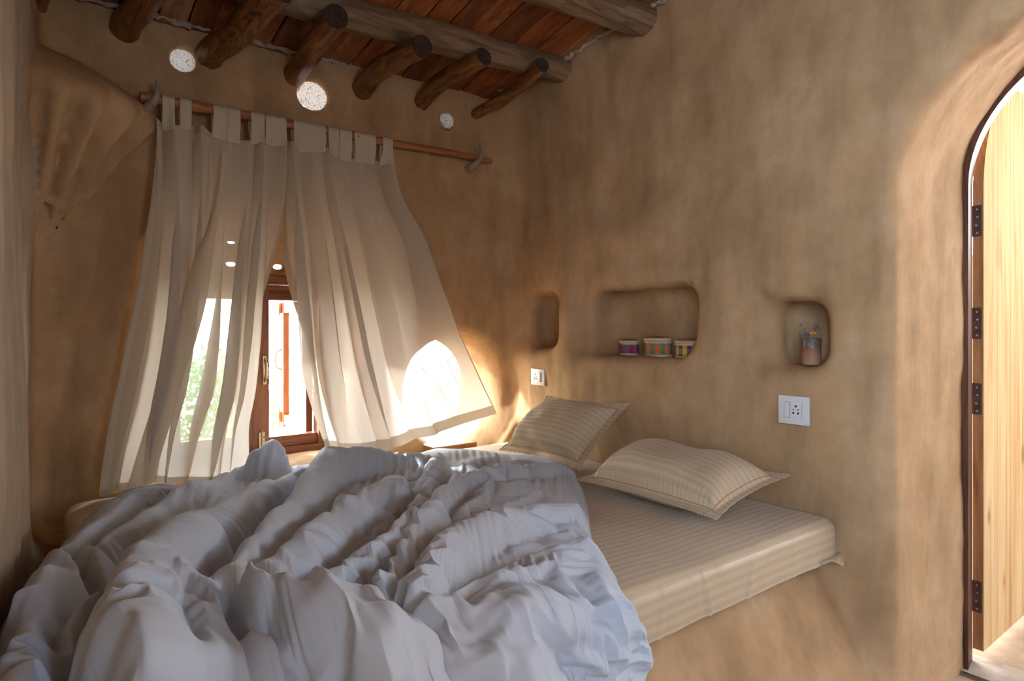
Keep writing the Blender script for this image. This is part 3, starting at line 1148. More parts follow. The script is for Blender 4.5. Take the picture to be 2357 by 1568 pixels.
for k, (cx, cz) in enumerate(BOTTLES):
    o = MB().tube([(0, 0, 0), (0, 0.006, 0.002)], 0.036, 20).build('window_%d' % (6 + k), M['glass'])
    o.location = (cx + 0.39 * 0.25, YW + 0.39, cz + 0.39 * 0.12)
    tag(o, kind='structure')

# wooden ledge below the round window
o = MB().box((1.775, 3.03, 0.612), (2.065, 3.33, 0.672), None, 0.006).build('ledge_board', M['sillwood'])
tag(o, 'orange wooden ledge board below the round window, in the corner behind the mattress', 'ledge')

# ------------------------------------------------------------------ door
dr = empty('door_1', (3.0, 0.90, 0.05))
tag(dr, kind='structure')
n = 36
pts = []
for i in range(n + 1):
    th = math.pi * i / n
    pts.append((DOOR_R - DOOR_R * math.cos(th), DOOR_SPR + DOOR_R * math.sin(th)))
outline = [(0.0, 0.055), (0.0, DOOR_SPR)] + pts[1:-1] + [(2 * DOOR_R, DOOR_SPR), (2 * DOOR_R, 0.055)]
outline = [(x * 0.985, z - 0.05 - (0.012 if z > 0.1 else 0)) for x, z in outline]
vs = [(x, -0.036, z) for x, z in outline] + [(x, 0.0, z) for x, z in outline]
k = len(outline)
fs = [tuple(range(k)), tuple(range(k, 2 * k))[::-1]] + [(i, (i + 1) % k + 0, k + (i + 1) % k, k + i)[::-1] for i in range(k)]
fmat = [0, 0] + [1] * k
leaf = mesh_obj('door_leaf', vs, fs, None, dr, smooth=False, mats=[M['pine'], M['pine_edge']], fmat=fmat)
bm = bmesh.new(); bm.from_mesh(leaf.data); bmesh.ops.recalc_face_normals(bm, faces=bm.faces); bm.to_mesh(leaf.data); bm.free()
# grooves between the boards of the leaf
m = MB()
for gx in (0.165, 0.335, 0.50, 0.67, 0.835):
    zt = DOOR_SPR - 0.06 + math.sqrt(max(0, DOOR_R ** 2 - (gx - DOOR_R) ** 2))
    m.box((gx - 0.0007, -0.0364, 0.01), (gx + 0.0007, -0.0355, zt - 0.01))
m.build('board_joint', mat_plain('board_joint', (0.40, 0.22, 0.10), 0.7, 0.2), dr)
for k, zc in enumerate((1.756, 1.350, 1.050, 0.266)):
    h = MB().box((-0.0035, -0.030, -0.062), (0.0005, 0.004, 0.062), None, 0.001).build('hinge', M['hinge'], dr)
    h.location = (0, 0, zc - 0.05)
    m2 = MB().tube([(-0.003, 0.006, -0.062), (-0.003, 0.006, 0.062)], 0.005, 10)
    kn = m2.build('hinge_pin', M['hinge'], h, True)
    for j, (sy, sz) in enumerate(((-0.015, 0.045), (-0.017, 0.015), (-0.013, -0.018), (-0.016, -0.048))):
        MB().tube([(-0.0036, sy, sz), (-0.0048, sy, sz)], 0.0042, 12).build('screw', M['screw'], h)
# arched frame
path = [(DOOR_C + DOOR_R, 0.0), (DOOR_C + DOOR_R, DOOR_SPR)]
path = [(DOOR_C + DOOR_R, z) for z in np.linspace(-0.02, DOOR_SPR, 8)] + \
       [(DOOR_C + DOOR_R * math.cos(a), DOOR_SPR + DOOR_R * math.sin(a)) for a in np.linspace(0, math.pi, 40)[1:-1]] + \
       [(DOOR_C - DOOR_R, z) for z in np.linspace(DOOR_SPR, -0.02, 8)]
vs = []; fs = []
for i, (y, z) in enumerate(path):
    a = path[max(i - 1, 0)]; b = path[min(i + 1, len(path) - 1)]
    t = np.array([b[0] - a[0], b[1] - a[1]]); t /= np.linalg.norm(t)
    nn = np.array([t[1], -t[0]])       # outwards
    for (dx, dn) in ((2.885, 0.03), (2.885, -0.020), (2.975, -0.006), (2.975, 0.03)):
        vs.append((dx, y + nn[0] * dn, z + nn[1] * dn))
for i in range(len(path) - 1):
    for j in range(4):
        fs.append((4 * i + j, 4 * i + (j + 1) % 4, 4 * i + 4 + (j + 1) % 4, 4 * i + 4 + j))
fs += [(0, 1, 2, 3), tuple(4 * (len(path) - 1) + j for j in (3, 2, 1, 0))]
mm = MB(); mm.add(vs, fs)
tag(mm.build('trim_3', M['doorframe']), kind='structure')
# threshold
uneven_slab('trim_4', 2.86, 3.05, -0.2, 1.0, 0.018, M['cob_light'], 0.01, 0.02, 5)
# unseen roof and walls, added to hold back sky light at the door
struct(MB().box((3.0, -3.4, 2.43), (4.9, 2.4, 2.51)), 'sky_block_roof', M['beam'])
struct(MB().box((4.9, -3.2, -0.1), (5.1, 2.4, 1.8)), 'sky_block_wall', M['cob'])
struct(MB().box((3.0, -3.4, -0.1), (5.1, -3.2, 1.8)), 'sky_block_wall', M['cob'])

# ------------------------------------------------------------------ bedding
BZ = 0.65                         # top of the mattress


def mat_sheet(name, axis='UV', period=0.030):
    """beige satin-stripe cotton; UV v runs across the stripes in metres"""
    t = NT(name)
    tc = t.n.new('ShaderNodeTexCoord')
    sp = t.n.new('ShaderNodeSeparateXYZ')
    t.link(tc.outputs['UV'], sp.inputs[0])
    f = t.math('FRACT', t.math('DIVIDE', sp.outputs['Y'], period))
    tri = t.math('ABSOLUTE', t.math('SUBTRACT', f, 0.5))
    s = t.ramp(tri, [(0.22, (0, 0, 0)), (0.27, (1, 1, 1))])
    big = t.noise(tc.outputs['Object'], 5, 3)
    c = t.mix(s, (0.51, 0.375, 0.235), (0.58, 0.435, 0.28))
    c = t.mix(t.ramp(big, [(0.35, (0.18,) * 3), (0.65, (0,) * 3)]), c, (0.48, 0.35, 0.22))
    r = t.math('SUBTRACT', 0.62, t.math('MULTIPLY', s, 0.2))
    f1 = t.noise(t.coord('Object', (1, 1, 1)), 14, 5, 0.6, 1.5)
    f2 = t.noise(t.coord('Object', (1, 1, 1)), 300, 2, 0.6)
    nb = t.bump(f1, 0.22, 0.012)
    nb = t.bump(f2, 0.12, 0.001, nb)
    return t.done(t.bsdf(c, r, 0.35, nb, 0.15))


def mat_cotton(name, col, bumpy=0.25):
    t = NT(name)
    o = t.coord('Object')
    n1 = t.noise(o, 11, 5, 0.55, 1.8)
    n2 = t.noise(o, 420, 2, 0.6)
    nb = t.bump(n1, bumpy, 0.016)
    nb = t.bump(n2, 0.10, 0.001, nb)
    b = t.bsdf(col, 0.82, 0.2, nb, 0.25)
    tr = t.node('ShaderNodeBsdfTranslucent', Color=(*col, 1))
    t.link(nb, tr.inputs['Normal'])
    mx = t.node('ShaderNodeMixShader', Fac=0.08)
    t.link(b.outputs[0], mx.inputs[1]); t.link(tr.outputs[0], mx.inputs[2])
    return t.done(mx)


M['sheet'] = mat_sheet('satin_stripe_sheet')
M['pillow'] = mat_sheet('satin_stripe_pillowcase', period=0.024)
M['duvet'] = mat_cotton('white_cotton_cover', (0.555, 0.595, 0.665))
M['stitch'] = mat_plain('orange_stitching', (0.50, 0.22, 0.07), 0.7, 0.2)


def build_mattress():
    # profile in (y, z), swept along x; v of the UV runs over the top and down the front
    y0, y1, z0, z1, r = 1.105, 3.035, 0.505, BZ, 0.045
    prof = []
    def arc(cy, cz, a0, a1, n=7):
        for a in np.linspace(a0, a1, n): prof.append((cy + r * math.cos(a), cz + r * math.sin(a)))
    for z in np.linspace(z0 + 0.001, z1 - r, 9)[:-1]: prof.append((y0, z))
    arc(y0 + r, z1 - r, math.pi, math.pi / 2)
    for y in np.linspace(y0 + r, y1 - r, 150)[1:-1]: prof.append((y, z1))
    arc(y1 - r, z1 - r, math.pi / 2, 0)
    prof.append((y1, z0))
    pr = np.array(prof)
    s = np.concatenate([[0], np.cumsum(np.linalg.norm(np.diff(pr, axis=0), axis=1))])
    xs = np.concatenate([[0.115, 0.118, 0.126, 0.140], np.linspace(0.165, 2.285, 190), [2.31, 2.325, 2.334, 2.337]])
    XX, I = np.meshgrid(xs, np.arange(len(pr)), indexing='ij')
    P = np.stack([XX, pr[I, 0], pr[I, 1]], -1)
    # ends are rounded in plan: pull the profile in near both ends
    e = np.minimum(xs - 0.115, 2.337 - xs)
    pull = r * (1 - np.sqrt(np.clip(1 - (1 - np.clip(e / r, 0, 1)) ** 2, 0, 1)))
    cy, czm = (y0 + y1) / 2, 0.56
    hy, hz = (y1 - y0) / 2, z1 - czm
    P[..., 1] = cy + (P[..., 1] - cy) * (1 - pull[:, None] / hy)
    P[..., 2] = np.where(P[..., 2] > czm, czm + (P[..., 2] - czm) * (1 - pull[:, None] / hz), P[..., 2])
    N = grid_normals(P)
    if N[100, 80, 2] < 0: N = -N
    d = 0.006 * fbm(P, (3, 3, 3), 2, 4) + 0.0022 * fbm(P, (9, 14, 14), 2, 6)
    # loose sheet: soft diagonal pulls and a few sharp pleats down the front
    fr = np.clip((1.20 - P[..., 1]) / 0.1, 0, 1)
    d = d + fr * 0.0035 * noise3(P, (16, 3, 5), 8)
    for (xc, w, a, sl) in ((1.78, 0.006, 0.006, 0.25), (2.02, 0.005, 0.005, -0.1), (1.55, 0.006, 0.006, -0.2), (1.50, 0.004, 0.004, -0.3), (1.36, 0.006, 0.005, 0.2)):
        d = d + a * np.exp(-((P[..., 0] - xc - sl * (P[..., 2] - 0.6)) / w) ** 2) * fr
    # creases left by folding
    for (x0, yy0, x1, yy1, w, a) in ((1.1, 1.47, 2.33, 1.50, 0.004, -0.003), (1.62, 1.10, 1.60, 2.2, 0.005, 0.003), (1.90, 1.1, 1.84, 1.6, 0.006, 0.004), (1.2, 1.28, 1.62, 1.15, 0.006, 0.004)):
        dx, dy = x1 - x0, yy1 - yy0
        L = math.hypot(dx, dy)
        t = ((P[..., 0] - x0) * dx + (P[..., 1] - yy0) * dy) / L / L
        q = ((P[..., 0] - x0) * dy - (P[..., 1] - yy0) * dx) / L + 0.004 * noise3(P, 7, 3)
        d = d + a * np.exp(-(q / w) ** 2) * ((t > 0) & (t < 1)) * (P[..., 2] > 0.62)
    P = P + N * d[..., None]
    P[..., 2] = np.maximum(P[..., 2], z0)
    n, m_ = XX.shape
    uv = np.stack([XX, np.broadcast_to(s[None, :], XX.shape)], -1).reshape(-1, 2)
    F = grid_faces(n, m_).tolist()
    F.append(tuple(range(m_)))
    F.append(tuple((n - 1) * m_ + k for k in range(m_))[::-1])
    root = empty('mattress', (1.2, 2.0, 0.5))
    tag(root, 'low mattress in a beige satin-striped sheet on the mud platform', 'mattress')
    o = mesh_obj('fitted_sheet', P.reshape(-1, 3) - np.array([1.2, 2.0, 0.5]), F, M['sheet'], root, uv=uv)
    bm = bmesh.new(); bm.from_mesh(o.data); bmesh.ops.recalc_face_normals(bm, faces=bm.faces); bm.to_mesh(o.data); bm.free()
    o.data.polygons.foreach_set('use_smooth', [True] * len(o.data.polygons))
    # tucked corner tail of the sheet at the wall end
    c = np.array([2.30, 1.11, 0.508])
    U, V = np.meshgrid(np.linspace(0, 1, 14), np.linspace(0, 1, 6), indexing='ij')
    Q = np.stack([c[0] - 0.11 + 0.14 * U, c[1] - 0.005 - 0.045 * V * np.sin(math.pi * np.clip(U * 0.9 + 0.1, 0, 1)) , c[2] + 0.006 + 0.012 * np.sin(U * 9) * V + 0.004 * (1 - V)], -1)
    o2 = mesh_obj('sheet_tail', Q.reshape(-1, 3) - np.array([1.2, 2.0, 0.5]), grid_faces(14, 6), M['sheet'], root, uv=np.stack([U, V * 0.05], -1).reshape(-1, 2))
    o2.modifiers.new('thick', 'SOLIDIFY').thickness = 0.003


build_mattress()

# --- duvet -------------------------------------------------------------
YC, RB = 1.17, 0.08
ZC = BZ - RB


def sheet_pt(x, s, h):
    """point of the draped sheet: s is y on top, then runs over the front edge and down"""
    x, s, h = np.broadcast_arrays(x, s, h)
    th = np.clip((YC - s) / RB, 0, math.pi / 2)
    down = np.maximum(0, (YC - RB * math.pi / 2) - s)
    y = np.where(s > YC, s, YC - RB * np.sin(th))
    z = np.where(s > YC, BZ, ZC + RB * np.cos(th)) - down
    ny, nz = -np.sin(th), np.cos(th)
    return np.stack([x, y + ny * h, z + nz * h], -1)


def px_sheet(px, py, h):
    """(x, s) of the spot seen at a pixel, h above the bedding"""
    d = ray(px, py)
    for t in np.linspace(0.5, 4.2, 3000):
        x, y, z = d[0] * t, d[1] * t, CAMZ + d[2] * t
        if y >= YC:
            if z - BZ <= h: return x, y
        elif z <= ZC:
            if (YC - RB) - y <= h: return x, YC - RB * math.pi / 2 - (ZC - z)
        else:
            r = math.hypot(y - YC, z - ZC)
            if r - RB <= h: return x, YC - RB * math.atan2(YC - y, z - ZC)
    return x, y


RIDGES = [
    # left silhouette sheet
    [(345, 1108, .085, .13), (270, 1155, .11, .13), (200, 1210, .13, .12), (130, 1258, .155, .12), (60, 1318, .18, .12), (-10, 1366, .20, .12)],
    [(520, 1090, .085, .06), (440, 1120, .11, .06), (360, 1165, .12, .055), (290, 1205, .125, .05), (235, 1248, .12, .05)],
    # near left lobe
    [(90, 1310, .18, .08), (20, 1400, .20, .08), (10, 1500, .21, .075), (30, 1580, .21, .075)],
    # big roll
    [(700, 1078, .10, .09), (610, 1103, .13, .11), (510, 1148, .17, .13), (420, 1195, .20, .15), (340, 1245, .225, .15), (300, 1310, .245, .14), (300, 1400, .255, .115), (310, 1490, .26, .105), (330, 1580, .26, .105)],
    # its body to the right
    [(480, 1260, .14, .16), (440, 1340, .17, .16), (450, 1430, .17, .15), (480, 1500, .16, .14), (520, 1580, .15, .14)],
    # tall ridge by the window
    [(985, 1045, .09, .07), (900, 1040, .125, .09), (820, 1026, .175, .10), (755, 1030, .185, .09), (718, 1078, .18, .085), (690, 1128, .17, .08), (640, 1175, .17, .075), (585, 1235, .175, .075), (530, 1300, .185, .08)],
    [(905, 1095, .12, .07), (845, 1128, .145, .085), (765, 1178, .16, .09), (690, 1228, .175, .095), (620, 1285, .185, .095)],
    # tail of that roll, coming forward
    [(560, 1318, .20, .085), (640, 1352, .215, .095), (750, 1388, .225, .105), (850, 1425, .225, .105), (930, 1490, .215, .10), (990, 1580, .20, .10)],
    [(990, 1095, .105, .05), (965, 1170, .115, .045), (905, 1235, .125, .05), (830, 1278, .135, .055), (760, 1312, .135, .05)],
    [(1052, 1082, .13, .05), (1015, 1125, .13, .05), (980, 1190, .125, .045), (945, 1245, .125, .045), (905, 1300, .13, .045), (880, 1350, .13, .04)],
    # folded-back layer
    [(1325, 1165, .085, .05), (1250, 1158, .115, .07), (1150, 1175, .135, .08), (1065, 1207, .145, .085), (1005, 1262, .15, .08), (960, 1335, .15, .07)],
    [(1310, 1078, .075, .05), (1240, 1072, .095, .065), (1150, 1078, .10, .065), (1075, 1088, .10, .05)],
    [(1230, 1050, .055, .05), (1150, 1058, .06, .05), (1070, 1070, .07, .05)],
    [(1010, 1040, .085, .045), (985, 1085, .10, .04), (970, 1120, .10, .035)],
    # corner poking up at the window
    [(628, 1012, .185, .085), (595, 1035, .16, .09), (555, 1070, .10, .09)],
    # right-hand body over the edge
    [(1250, 1260, .08, .14), (1180, 1340, .10, .16), (1130, 1430, .11, .18), (1200, 1530, .10, .18)],
    [(1330, 1290, .06, .10), (1370, 1400, .06, .12), (1400, 1500, .06, .12)],
    [(1400, 1235, .06, .035), (1330, 1260, .085, .04), (1250, 1290, .095, .04), (1170, 1340, .10, .04)],
    [(1330, 1380, .09, .05), (1240, 1420, .12, .06), (1180, 1500, .12, .07)],
]
VALLEYS = [
    [(262, 1300, .20, .016), (205, 1370, .20, .016), (172, 1450, .19, .016), (160, 1520, .19, .016), (160, 1580, .19, .016)],
    [(150, 1262, .12, .012), (215, 1290, .15, .012), (262, 1300, .20, .014)],
    [(512, 1352, .17, .016), (560, 1405, .17, .016), (650, 1450, .17, .016), (730, 1505, .17, .016), (800, 1580, .17, .018)],
    [(700, 1085, .10, .02), (650, 1140, .12, .022), (590, 1195, .13, .022), (540, 1250, .14, .022), (500, 1310, .15, .022)],
    [(400, 1118, .07, .012), (330, 1160, .09, .012), (255, 1210, .10, .012), (190, 1255, .12, .014)],
    [(1390, 1195, .05, .018), (1320, 1225, .06, .02), (1240, 1255, .07, .02), (1150, 1290, .08, .02), (1080, 1330, .08, .02), (1045, 1365, .07, .02)],
    [(955, 1160, .10, .014), (880, 1225, .11, .014), (800, 1268, .12, .014), (710, 1315, .13, .014)],
    [(1100, 1420, .08, .025), (1180, 1470, .07, .025), (1300, 1510, .06, .03)],
    [(820, 1330, .14, .012), (900, 1370, .12, .014), (960, 1400, .10, .016)],
]

CREASES = [
    [(310, 1302), (400, 1290), (470, 1312), (500, 1355)], [(270, 1392), (350, 1352), (440, 1362), (480, 1392)], [(235, 1440), (330, 1445), (420, 1505)],
    [(400, 1490), (470, 1500), (600, 1522), (660, 1548)], [(470, 1405), (485, 1480), (455, 1545)], [(250, 1520), (330, 1530), (400, 1568)],
    [(625, 1300), (665, 1360), (640, 1430)], [(742, 1320), (765, 1400), (735, 1480)], [(560, 1300), (602, 1350), (588, 1402)],
    [(862, 1350), (905, 1440), (880, 1525)], [(955, 1400), (1012, 1480), (1045, 1575)], [(800, 1450), (862, 1520), (905, 1575)],
    [(1060, 1392), (1150, 1422), (1230, 1482), (1300, 1575)], [(1130, 1402), (1250, 1432), (1400, 1472), (1480, 1532)], [(1200, 1382), (1330, 1402), (1440, 1402)],
    [(1100, 1500), (1180, 1542), (1250, 1575)], [(1000, 1422), (1060, 1502), (1130, 1575)], [(1150, 1332), (1220, 1312), (1280, 1290), (1300, 1332)],
    [(1385, 1300), (1422, 1382), (1482, 1462)], [(1280, 1252), (1330, 1232), (1375, 1242)], [(1290, 1460), (1380, 1520), (1420, 1575)],
    [(60, 1440), (110, 1420), (150, 1450)], [(10, 1480), (70, 1490), (140, 1540)], [(20, 1350), (90, 1340), (160, 1372)],
    [(760, 1090), (800, 1120), (850, 1110)], [(740, 1060), (800, 1080), (840, 1062)], [(930, 1045), (905, 1090), (870, 1130)],
    [(700, 1205), (760, 1225), (800, 1210)], [(660, 1240), (720, 1262), (760, 1262)], [(1130, 1090), (1110, 1130), (1060, 1160)], [(1235, 1110), (1190, 1145), (1130, 1160)],
]


def polyfield(X, S, lines, fn):
    out = []
    for ln in lines:
        q = []
        for (px, py, h, w) in ln:
            x, s = px_sheet(px, py, h)
            q.append((x, s, h, w))
        best = np.zeros_like(X)
        for a, b in zip(q[:-1], q[1:]):
            dx, ds = b[0] - a[0], b[1] - a[1]
            L2 = dx * dx + ds * ds + 1e-9
            t = np.clip(((X - a[0]) * dx + (S - a[1]) * ds) / L2, 0, 1)
            d = np.hypot(X - a[0] - t * dx, S - a[1] - t * ds)
            h = a[2] + (b[2] - a[2]) * t; w = a[3] + (b[3] - a[3]) * t
            best = np.maximum(best, fn(d, h, w))
        out.append(best)
    return out


DUV = (1.45, 0.005, 0.040, 2.6, 0.016, 0.105)


def build_duvet():
    nu, nv = 331, 340
    def curve(pts, n):
        p = np.array(pts, float)
        c = np.concatenate([[0], np.cumsum(np.linalg.norm(np.diff(p, axis=0), axis=1))]); c /= c[-1]
        # soften corners
        t = np.linspace(0, 1, n)
        q = np.stack([np.interp(t, c, p[:, k]) for k in (0, 1)], -1)
        k = np.ones(9) / 9
        for kk in (0, 1):
            e = np.pad(q[:, kk], 4, mode='reflect', reflect_type='odd')
            q[:, kk] = np.convolve(e, k, 'valid')
        return q
    R = [px_sheet(*p) for p in ((1495, 1568, .03), (1520, 1530, .03), (1505, 1480, .03), (1470, 1415, .03), (1430, 1365, .03), (1415, 1310, .03), (1372, 1255, .03),
                                (1350, 1200, .03), (1345, 1150, .03), (1330, 1100, .03), (1312, 1070, .04))]
    right = [(R[0][0] - 0.02, 0.60), (R[0][0] - 0.01, R[0][1] - 0.04)] + R + [(1.99, 2.33)]
    left = [(-0.105, 0.60), (-0.085, 1.0), (-0.055, 1.4), (-0.035, 1.8), (0.03, 2.12), (0.13, 2.50), (0.22, 2.72), (0.33, 2.90)]
    B = [px_sheet(*p) for p in ((1240, 1046, .03), (1130, 1052, .03), (1060, 1045, .03), (1000, 1036, .03))]
    back = [(0.33, 2.90), (0.6, 2.95), (1.0, 2.98), (1.3, 2.93), (1.50, 2.90)] + B[::-1] + [(1.99, 2.33)]
    front = [(-0.105, 0.60), (right[0][0], 0.60)]
    cl, cr, cf, cb = curve(left, nv), curve(right, nv), curve(front, nu), curve(back, nu)
    cl[0], cl[-1] = left[0], left[-1]; cr[0], cr[-1] = right[0], right[-1]; cb[0], cb[-1] = back[0], back[-1]; cf[0], cf[-1] = front[0], front[-1]
    u = np.linspace(0, 1, nu)[:, None, None]; v = np.linspace(0, 1, nv)[None, :, None]
    G = (1 - u) * cl[None] + u * cr[None] + (1 - v) * cf[:, None] + v * cb[:, None] \
        - ((1 - u) * (1 - v) * cf[0] + u * (1 - v) * cf[-1] + (1 - u) * v * cb[0] + u * v * cb[-1])
    X, S = G[..., 0], G[..., 1]
    P0 = np.stack([X, S, 0 * X], -1)
    # bend the lookup a little so that rolls are not tidy sausages
    wx_ = 0.016 * fbm(P0, 7.0, 2, 31); ws_ = 0.016 * fbm(P0, 7.0, 2, 47)
    Xw, Sw = X + wx_, S + ws_
    roll = lambda d, h, w: (h - 0.055) * np.sqrt(np.clip(1 - (d / (w * 0.95)) ** 2, 0, 1)) ** 1.1 * (0.5 + 0.5 * np.cos(np.clip(d / (w * 0.95), 0, 1) * math.pi)) ** 0.18
    hs = polyfield(Xw, Sw, RIDGES, roll)
    p = 5.0
    H = 0.055 + 0.018 * fbm(P0, 4.0, 3, 3) + sum(np.maximum(h, 0) ** p for h in hs) ** (1 / p)
    vs = polyfield(Xw, Sw, VALLEYS, lambda d, h, w: np.clip(0.035 + 0.45 * (h - 0.08), 0.03, 0.10) * np.exp(-(d / (w * 1.3)) ** 2))
    for a in vs: H = H - a
    lines = [[(px, py, .10 + .10 * (px < 1000), .013) for px, py in ln] for ln in CREASES]
    for a in polyfield(Xw, Sw, lines, lambda d, h, w: 0.021 * np.exp(-np.abs(d / w) ** 1.4)): H = H + a
    # edges roll down onto the sheet
    arc_u = np.linalg.norm(np.diff(G, axis=0), axis=-1)
    du = np.concatenate([np.zeros((1, nv)), np.cumsum(arc_u, 0)]); du_r = du[-1:] - du
    arc_v = np.linalg.norm(np.diff(G, axis=1), axis=-1)
    dv = np.concatenate([np.zeros((nu, 1)), np.cumsum(arc_v, 1)], 1); dv_b = dv[:, -1:] - dv
    dist = np.minimum(np.minimum(du_r, dv_b), du * 0.9)
    e = np.clip(dist / 0.055, 0, 1)
    ed = np.sqrt(np.clip(1 - (1 - e) ** 2, 0, 1))
    H = 0.004 + (np.maximum(H, 0.03) - 0.004) * ed
    T = sheet_pt(X, S, H)
    near = np.clip((1.75 - S) / 0.9, 0, 1)
    su = 0.035 + 0.05 * near + 0.06 * fbm(P0, 3.2, 2, 61)
    sv = 0.035 + 0.02 * near + 0.06 * fbm(P0, 3.2, 2, 77)
    su = np.clip(su, 0.0, 0.15) * np.clip(dist / 0.05, 0.3, 1); sv = np.clip(sv, 0.0, 0.15) * np.clip(dist / 0.05, 0.3, 1)
    sgn = 1.0 if grid_normals(T)[nu // 2, nv // 2, 2] > 0 else -1.0
    # large folds first on a coarse mesh, then fine creases on the full one
    K = 3
    Tc = T[::K, ::K]
    Xc = wrinkle(Tc, su[::K, ::K] * DUV[0], sv[::K, ::K] * DUV[0], DUV[1], iters=400, bend=DUV[2], seed=4, amp=0.010, freq=11, sign=sgn)
    Xf = upres(Xc, nu, nv)
    Xn = wrinkle(Xf, su * DUV[3], sv * DUV[3], DUV[4], iters=300, bend=DUV[5], seed=9, amp=0.003, freq=24, sign=sgn)
    Xn[..., 2] = np.where(Xn[..., 1] > 1.12, np.maximum(Xn[..., 2], BZ + 0.006), Xn[..., 2])
    F = grid_faces(nu, nv)
    if sgn < 0: F = F[:, ::-1]
    o = mesh_obj('duvet', Xn.reshape(-1, 3), F, M['duvet'])
    sd_ = o.modifiers.new('sub', 'SUBSURF'); sd_.levels = 1; sd_.render_levels = 1
    tag(o, 'rumpled white cotton duvet heaped over the mattress and its front edge', 'duvet')
    return Xn


DUVET = build_duvet()


# --- pillows -------------------------------------------------------------
def build_pillow(c, up, th, label, seed, bend=0.0, stripes_along=True, ruff=0.0024):
    """c: the four outer flange corners (u,v) = (0,0),(1,0),(1,1),(0,1); stripes run along u"""
    c = [np.array(q, float) for q in c]
    up = np.array(up, float); up /= np.linalg.norm(up)
    nu, nv = 201, 141
    U, V = np.meshgrid(np.linspace(0, 1, nu), np.linspace(0, 1, nv), indexing='ij')
    Lu = np.linalg.norm(c[1] - c[0]); Lv = np.linalg.norm(c[3] - c[0])
    base = ((1 - U) * (1 - V))[..., None] * c[0] + (U * (1 - V))[..., None] * c[1] + (U * V)[..., None] * c[2] + ((1 - U) * V)[..., None] * c[3]
    fl = 0.042
    a = np.minimum(U, 1 - U) * Lu - fl; b = np.minimum(V, 1 - V) * Lv - fl
    A = np.clip(a / (Lu / 2 - fl), 0, 1); B = np.clip(b / (Lv / 2 - fl), 0, 1)
    body = (1 - (1 - A) ** 3.2) ** 0.5 * (1 - (1 - B) ** 2.6) ** 0.55
    d = np.minimum(a, b)
    edge = np.minimum(U * Lu, np.minimum((1 - U) * Lu, np.minimum(V * Lv, (1 - V) * Lv)))
    inward = (0.5 - U)[..., None] * (c[1] - c[0]) * 0.10 * (1 - (2 * V - 1) ** 2)[..., None] * (np.abs(2 * U - 1)[..., None] ** 2) \
        + (0.5 - V)[..., None] * (c[3] - c[0]) * 0.10 * (1 - (2 * U - 1) ** 2)[..., None] * (np.abs(2 * V - 1)[..., None] ** 2)
    base = base + inward
    wav = np.clip(1 - edge / fl, 0, 1) * (ruff * np.sin(U * Lu * 330 + 2 * noise3(base, 9, seed)) * (np.minimum(V, 1 - V) * Lv < fl) +
                                          ruff * np.sin(V * Lv * 150 + 2 * noise3(base, 9, seed)) * (np.minimum(U, 1 - U) * Lu < fl) * 0.4)
    sag = -bend * (np.abs(2 * U - 1) ** 2) * 0
    out = []
    for side in (1, -1):
        h = side * th * (0.62 if side > 0 else 0.38) * body * (1 + 0.13 * fbm(base, 6.5, 2, seed + 20)) + wav + 0.0012 * side
        T = base + up * h[..., None]
        sgn = 1.0 if np.dot(grid_normals(T)[nu // 2, nv // 2], up) * side > 0 else -1.0
        near = np.exp(-np.clip(d, 0, 1) / 0.05) * (d > 0)
        st_u = 0.012 + 0.20 * near * (b < a) + 0.03 * np.clip(fbm(base, 6, 2, seed), 0, 1)
        st_v = 0.012 + 0.18 * near * (a < b) + 0.03 * np.clip(fbm(base, 6, 2, seed + 3), 0, 1)
        if side > 0:
            Tc = wrinkle(T[::2, ::2], st_u[::2, ::2], st_v[::2, ::2], 0.008, 300, 0.05, seed, 0.005, 17, sgn)
            T = wrinkle(upres(Tc, nu, nv), st_u * 0.4, st_v * 0.4, 0.02, 120, 0.12, seed, 0.0015, 40, sgn)
            T[d < -0.005] = (base + up * h[..., None])[d < -0.005] * 0.6 + T[d < -0.005] * 0.4
        out.append(T)
    cen = base[nu // 2, nv // 2]
    top, bot = out
    nvt = nu * nv
    Vt = np.concatenate([top.reshape(-1, 3), bot.reshape(-1, 3)]) - cen
    F1 = grid_faces(nu, nv)
    if grid_normals(top)[nu // 2, nv // 2] @ up < 0: F1 = F1[:, ::-1]
    F = np.concatenate([F1, F1[:, ::-1] + nvt]).tolist()
    # join the rim
    rim = [i * nv for i in range(nu)] + [(nu - 1) * nv + j for j in range(1, nv)] + [i * nv + nv - 1 for i in range(nu - 2, -1, -1)] + [j for j in range(nv - 2, 0, -1)]
    for k in range(len(rim)):
        p, q = rim[k], rim[(k + 1) % len(rim)]
        F.append((p, p + nvt, q + nvt, q))
    uv = np.stack([U * Lu, V * Lv], -1).reshape(-1, 2)
    uv = np.concatenate([uv, uv])
    root = empty('pillow', cen)
    tag(root, label, 'pillow', 'pillows at the headboard wall')
    o = mesh_obj('pillowcase', Vt, F, M['pillow'], root, uv=uv)
    bm = bmesh.new(); bm.from_mesh(o.data); bmesh.ops.recalc_face_normals(bm, faces=bm.faces); bm.to_mesh(o.data); bm.free()
    o.data.polygons.foreach_set('use_smooth', [True] * len(o.data.polygons))
    # orange topstitching between body and flange
    iu = int(round(fl / Lu * (nu - 1))); iv = int(round(fl / Lv * (nv - 1)))
    loop = [top[i, iv] for i in range(iu, nu - iu)] + [top[nu - 1 - iu, j] for j in range(iv, nv - iv)] + \
           [top[i, nv - 1 - iv] for i in range(nu - 1 - iu, iu - 1, -1)] + [top[iu, j] for j in range(nv - 1 - iv, iv - 1, -1)]
    m = MB()
    m.tube([p - cen + up * 0.0012 for p in loop], 0.0016, 6, caps=False)
    s = m.build('stitching', M['stitch'], root, True)
    s['label'] = 'orange stitched line'
    return root


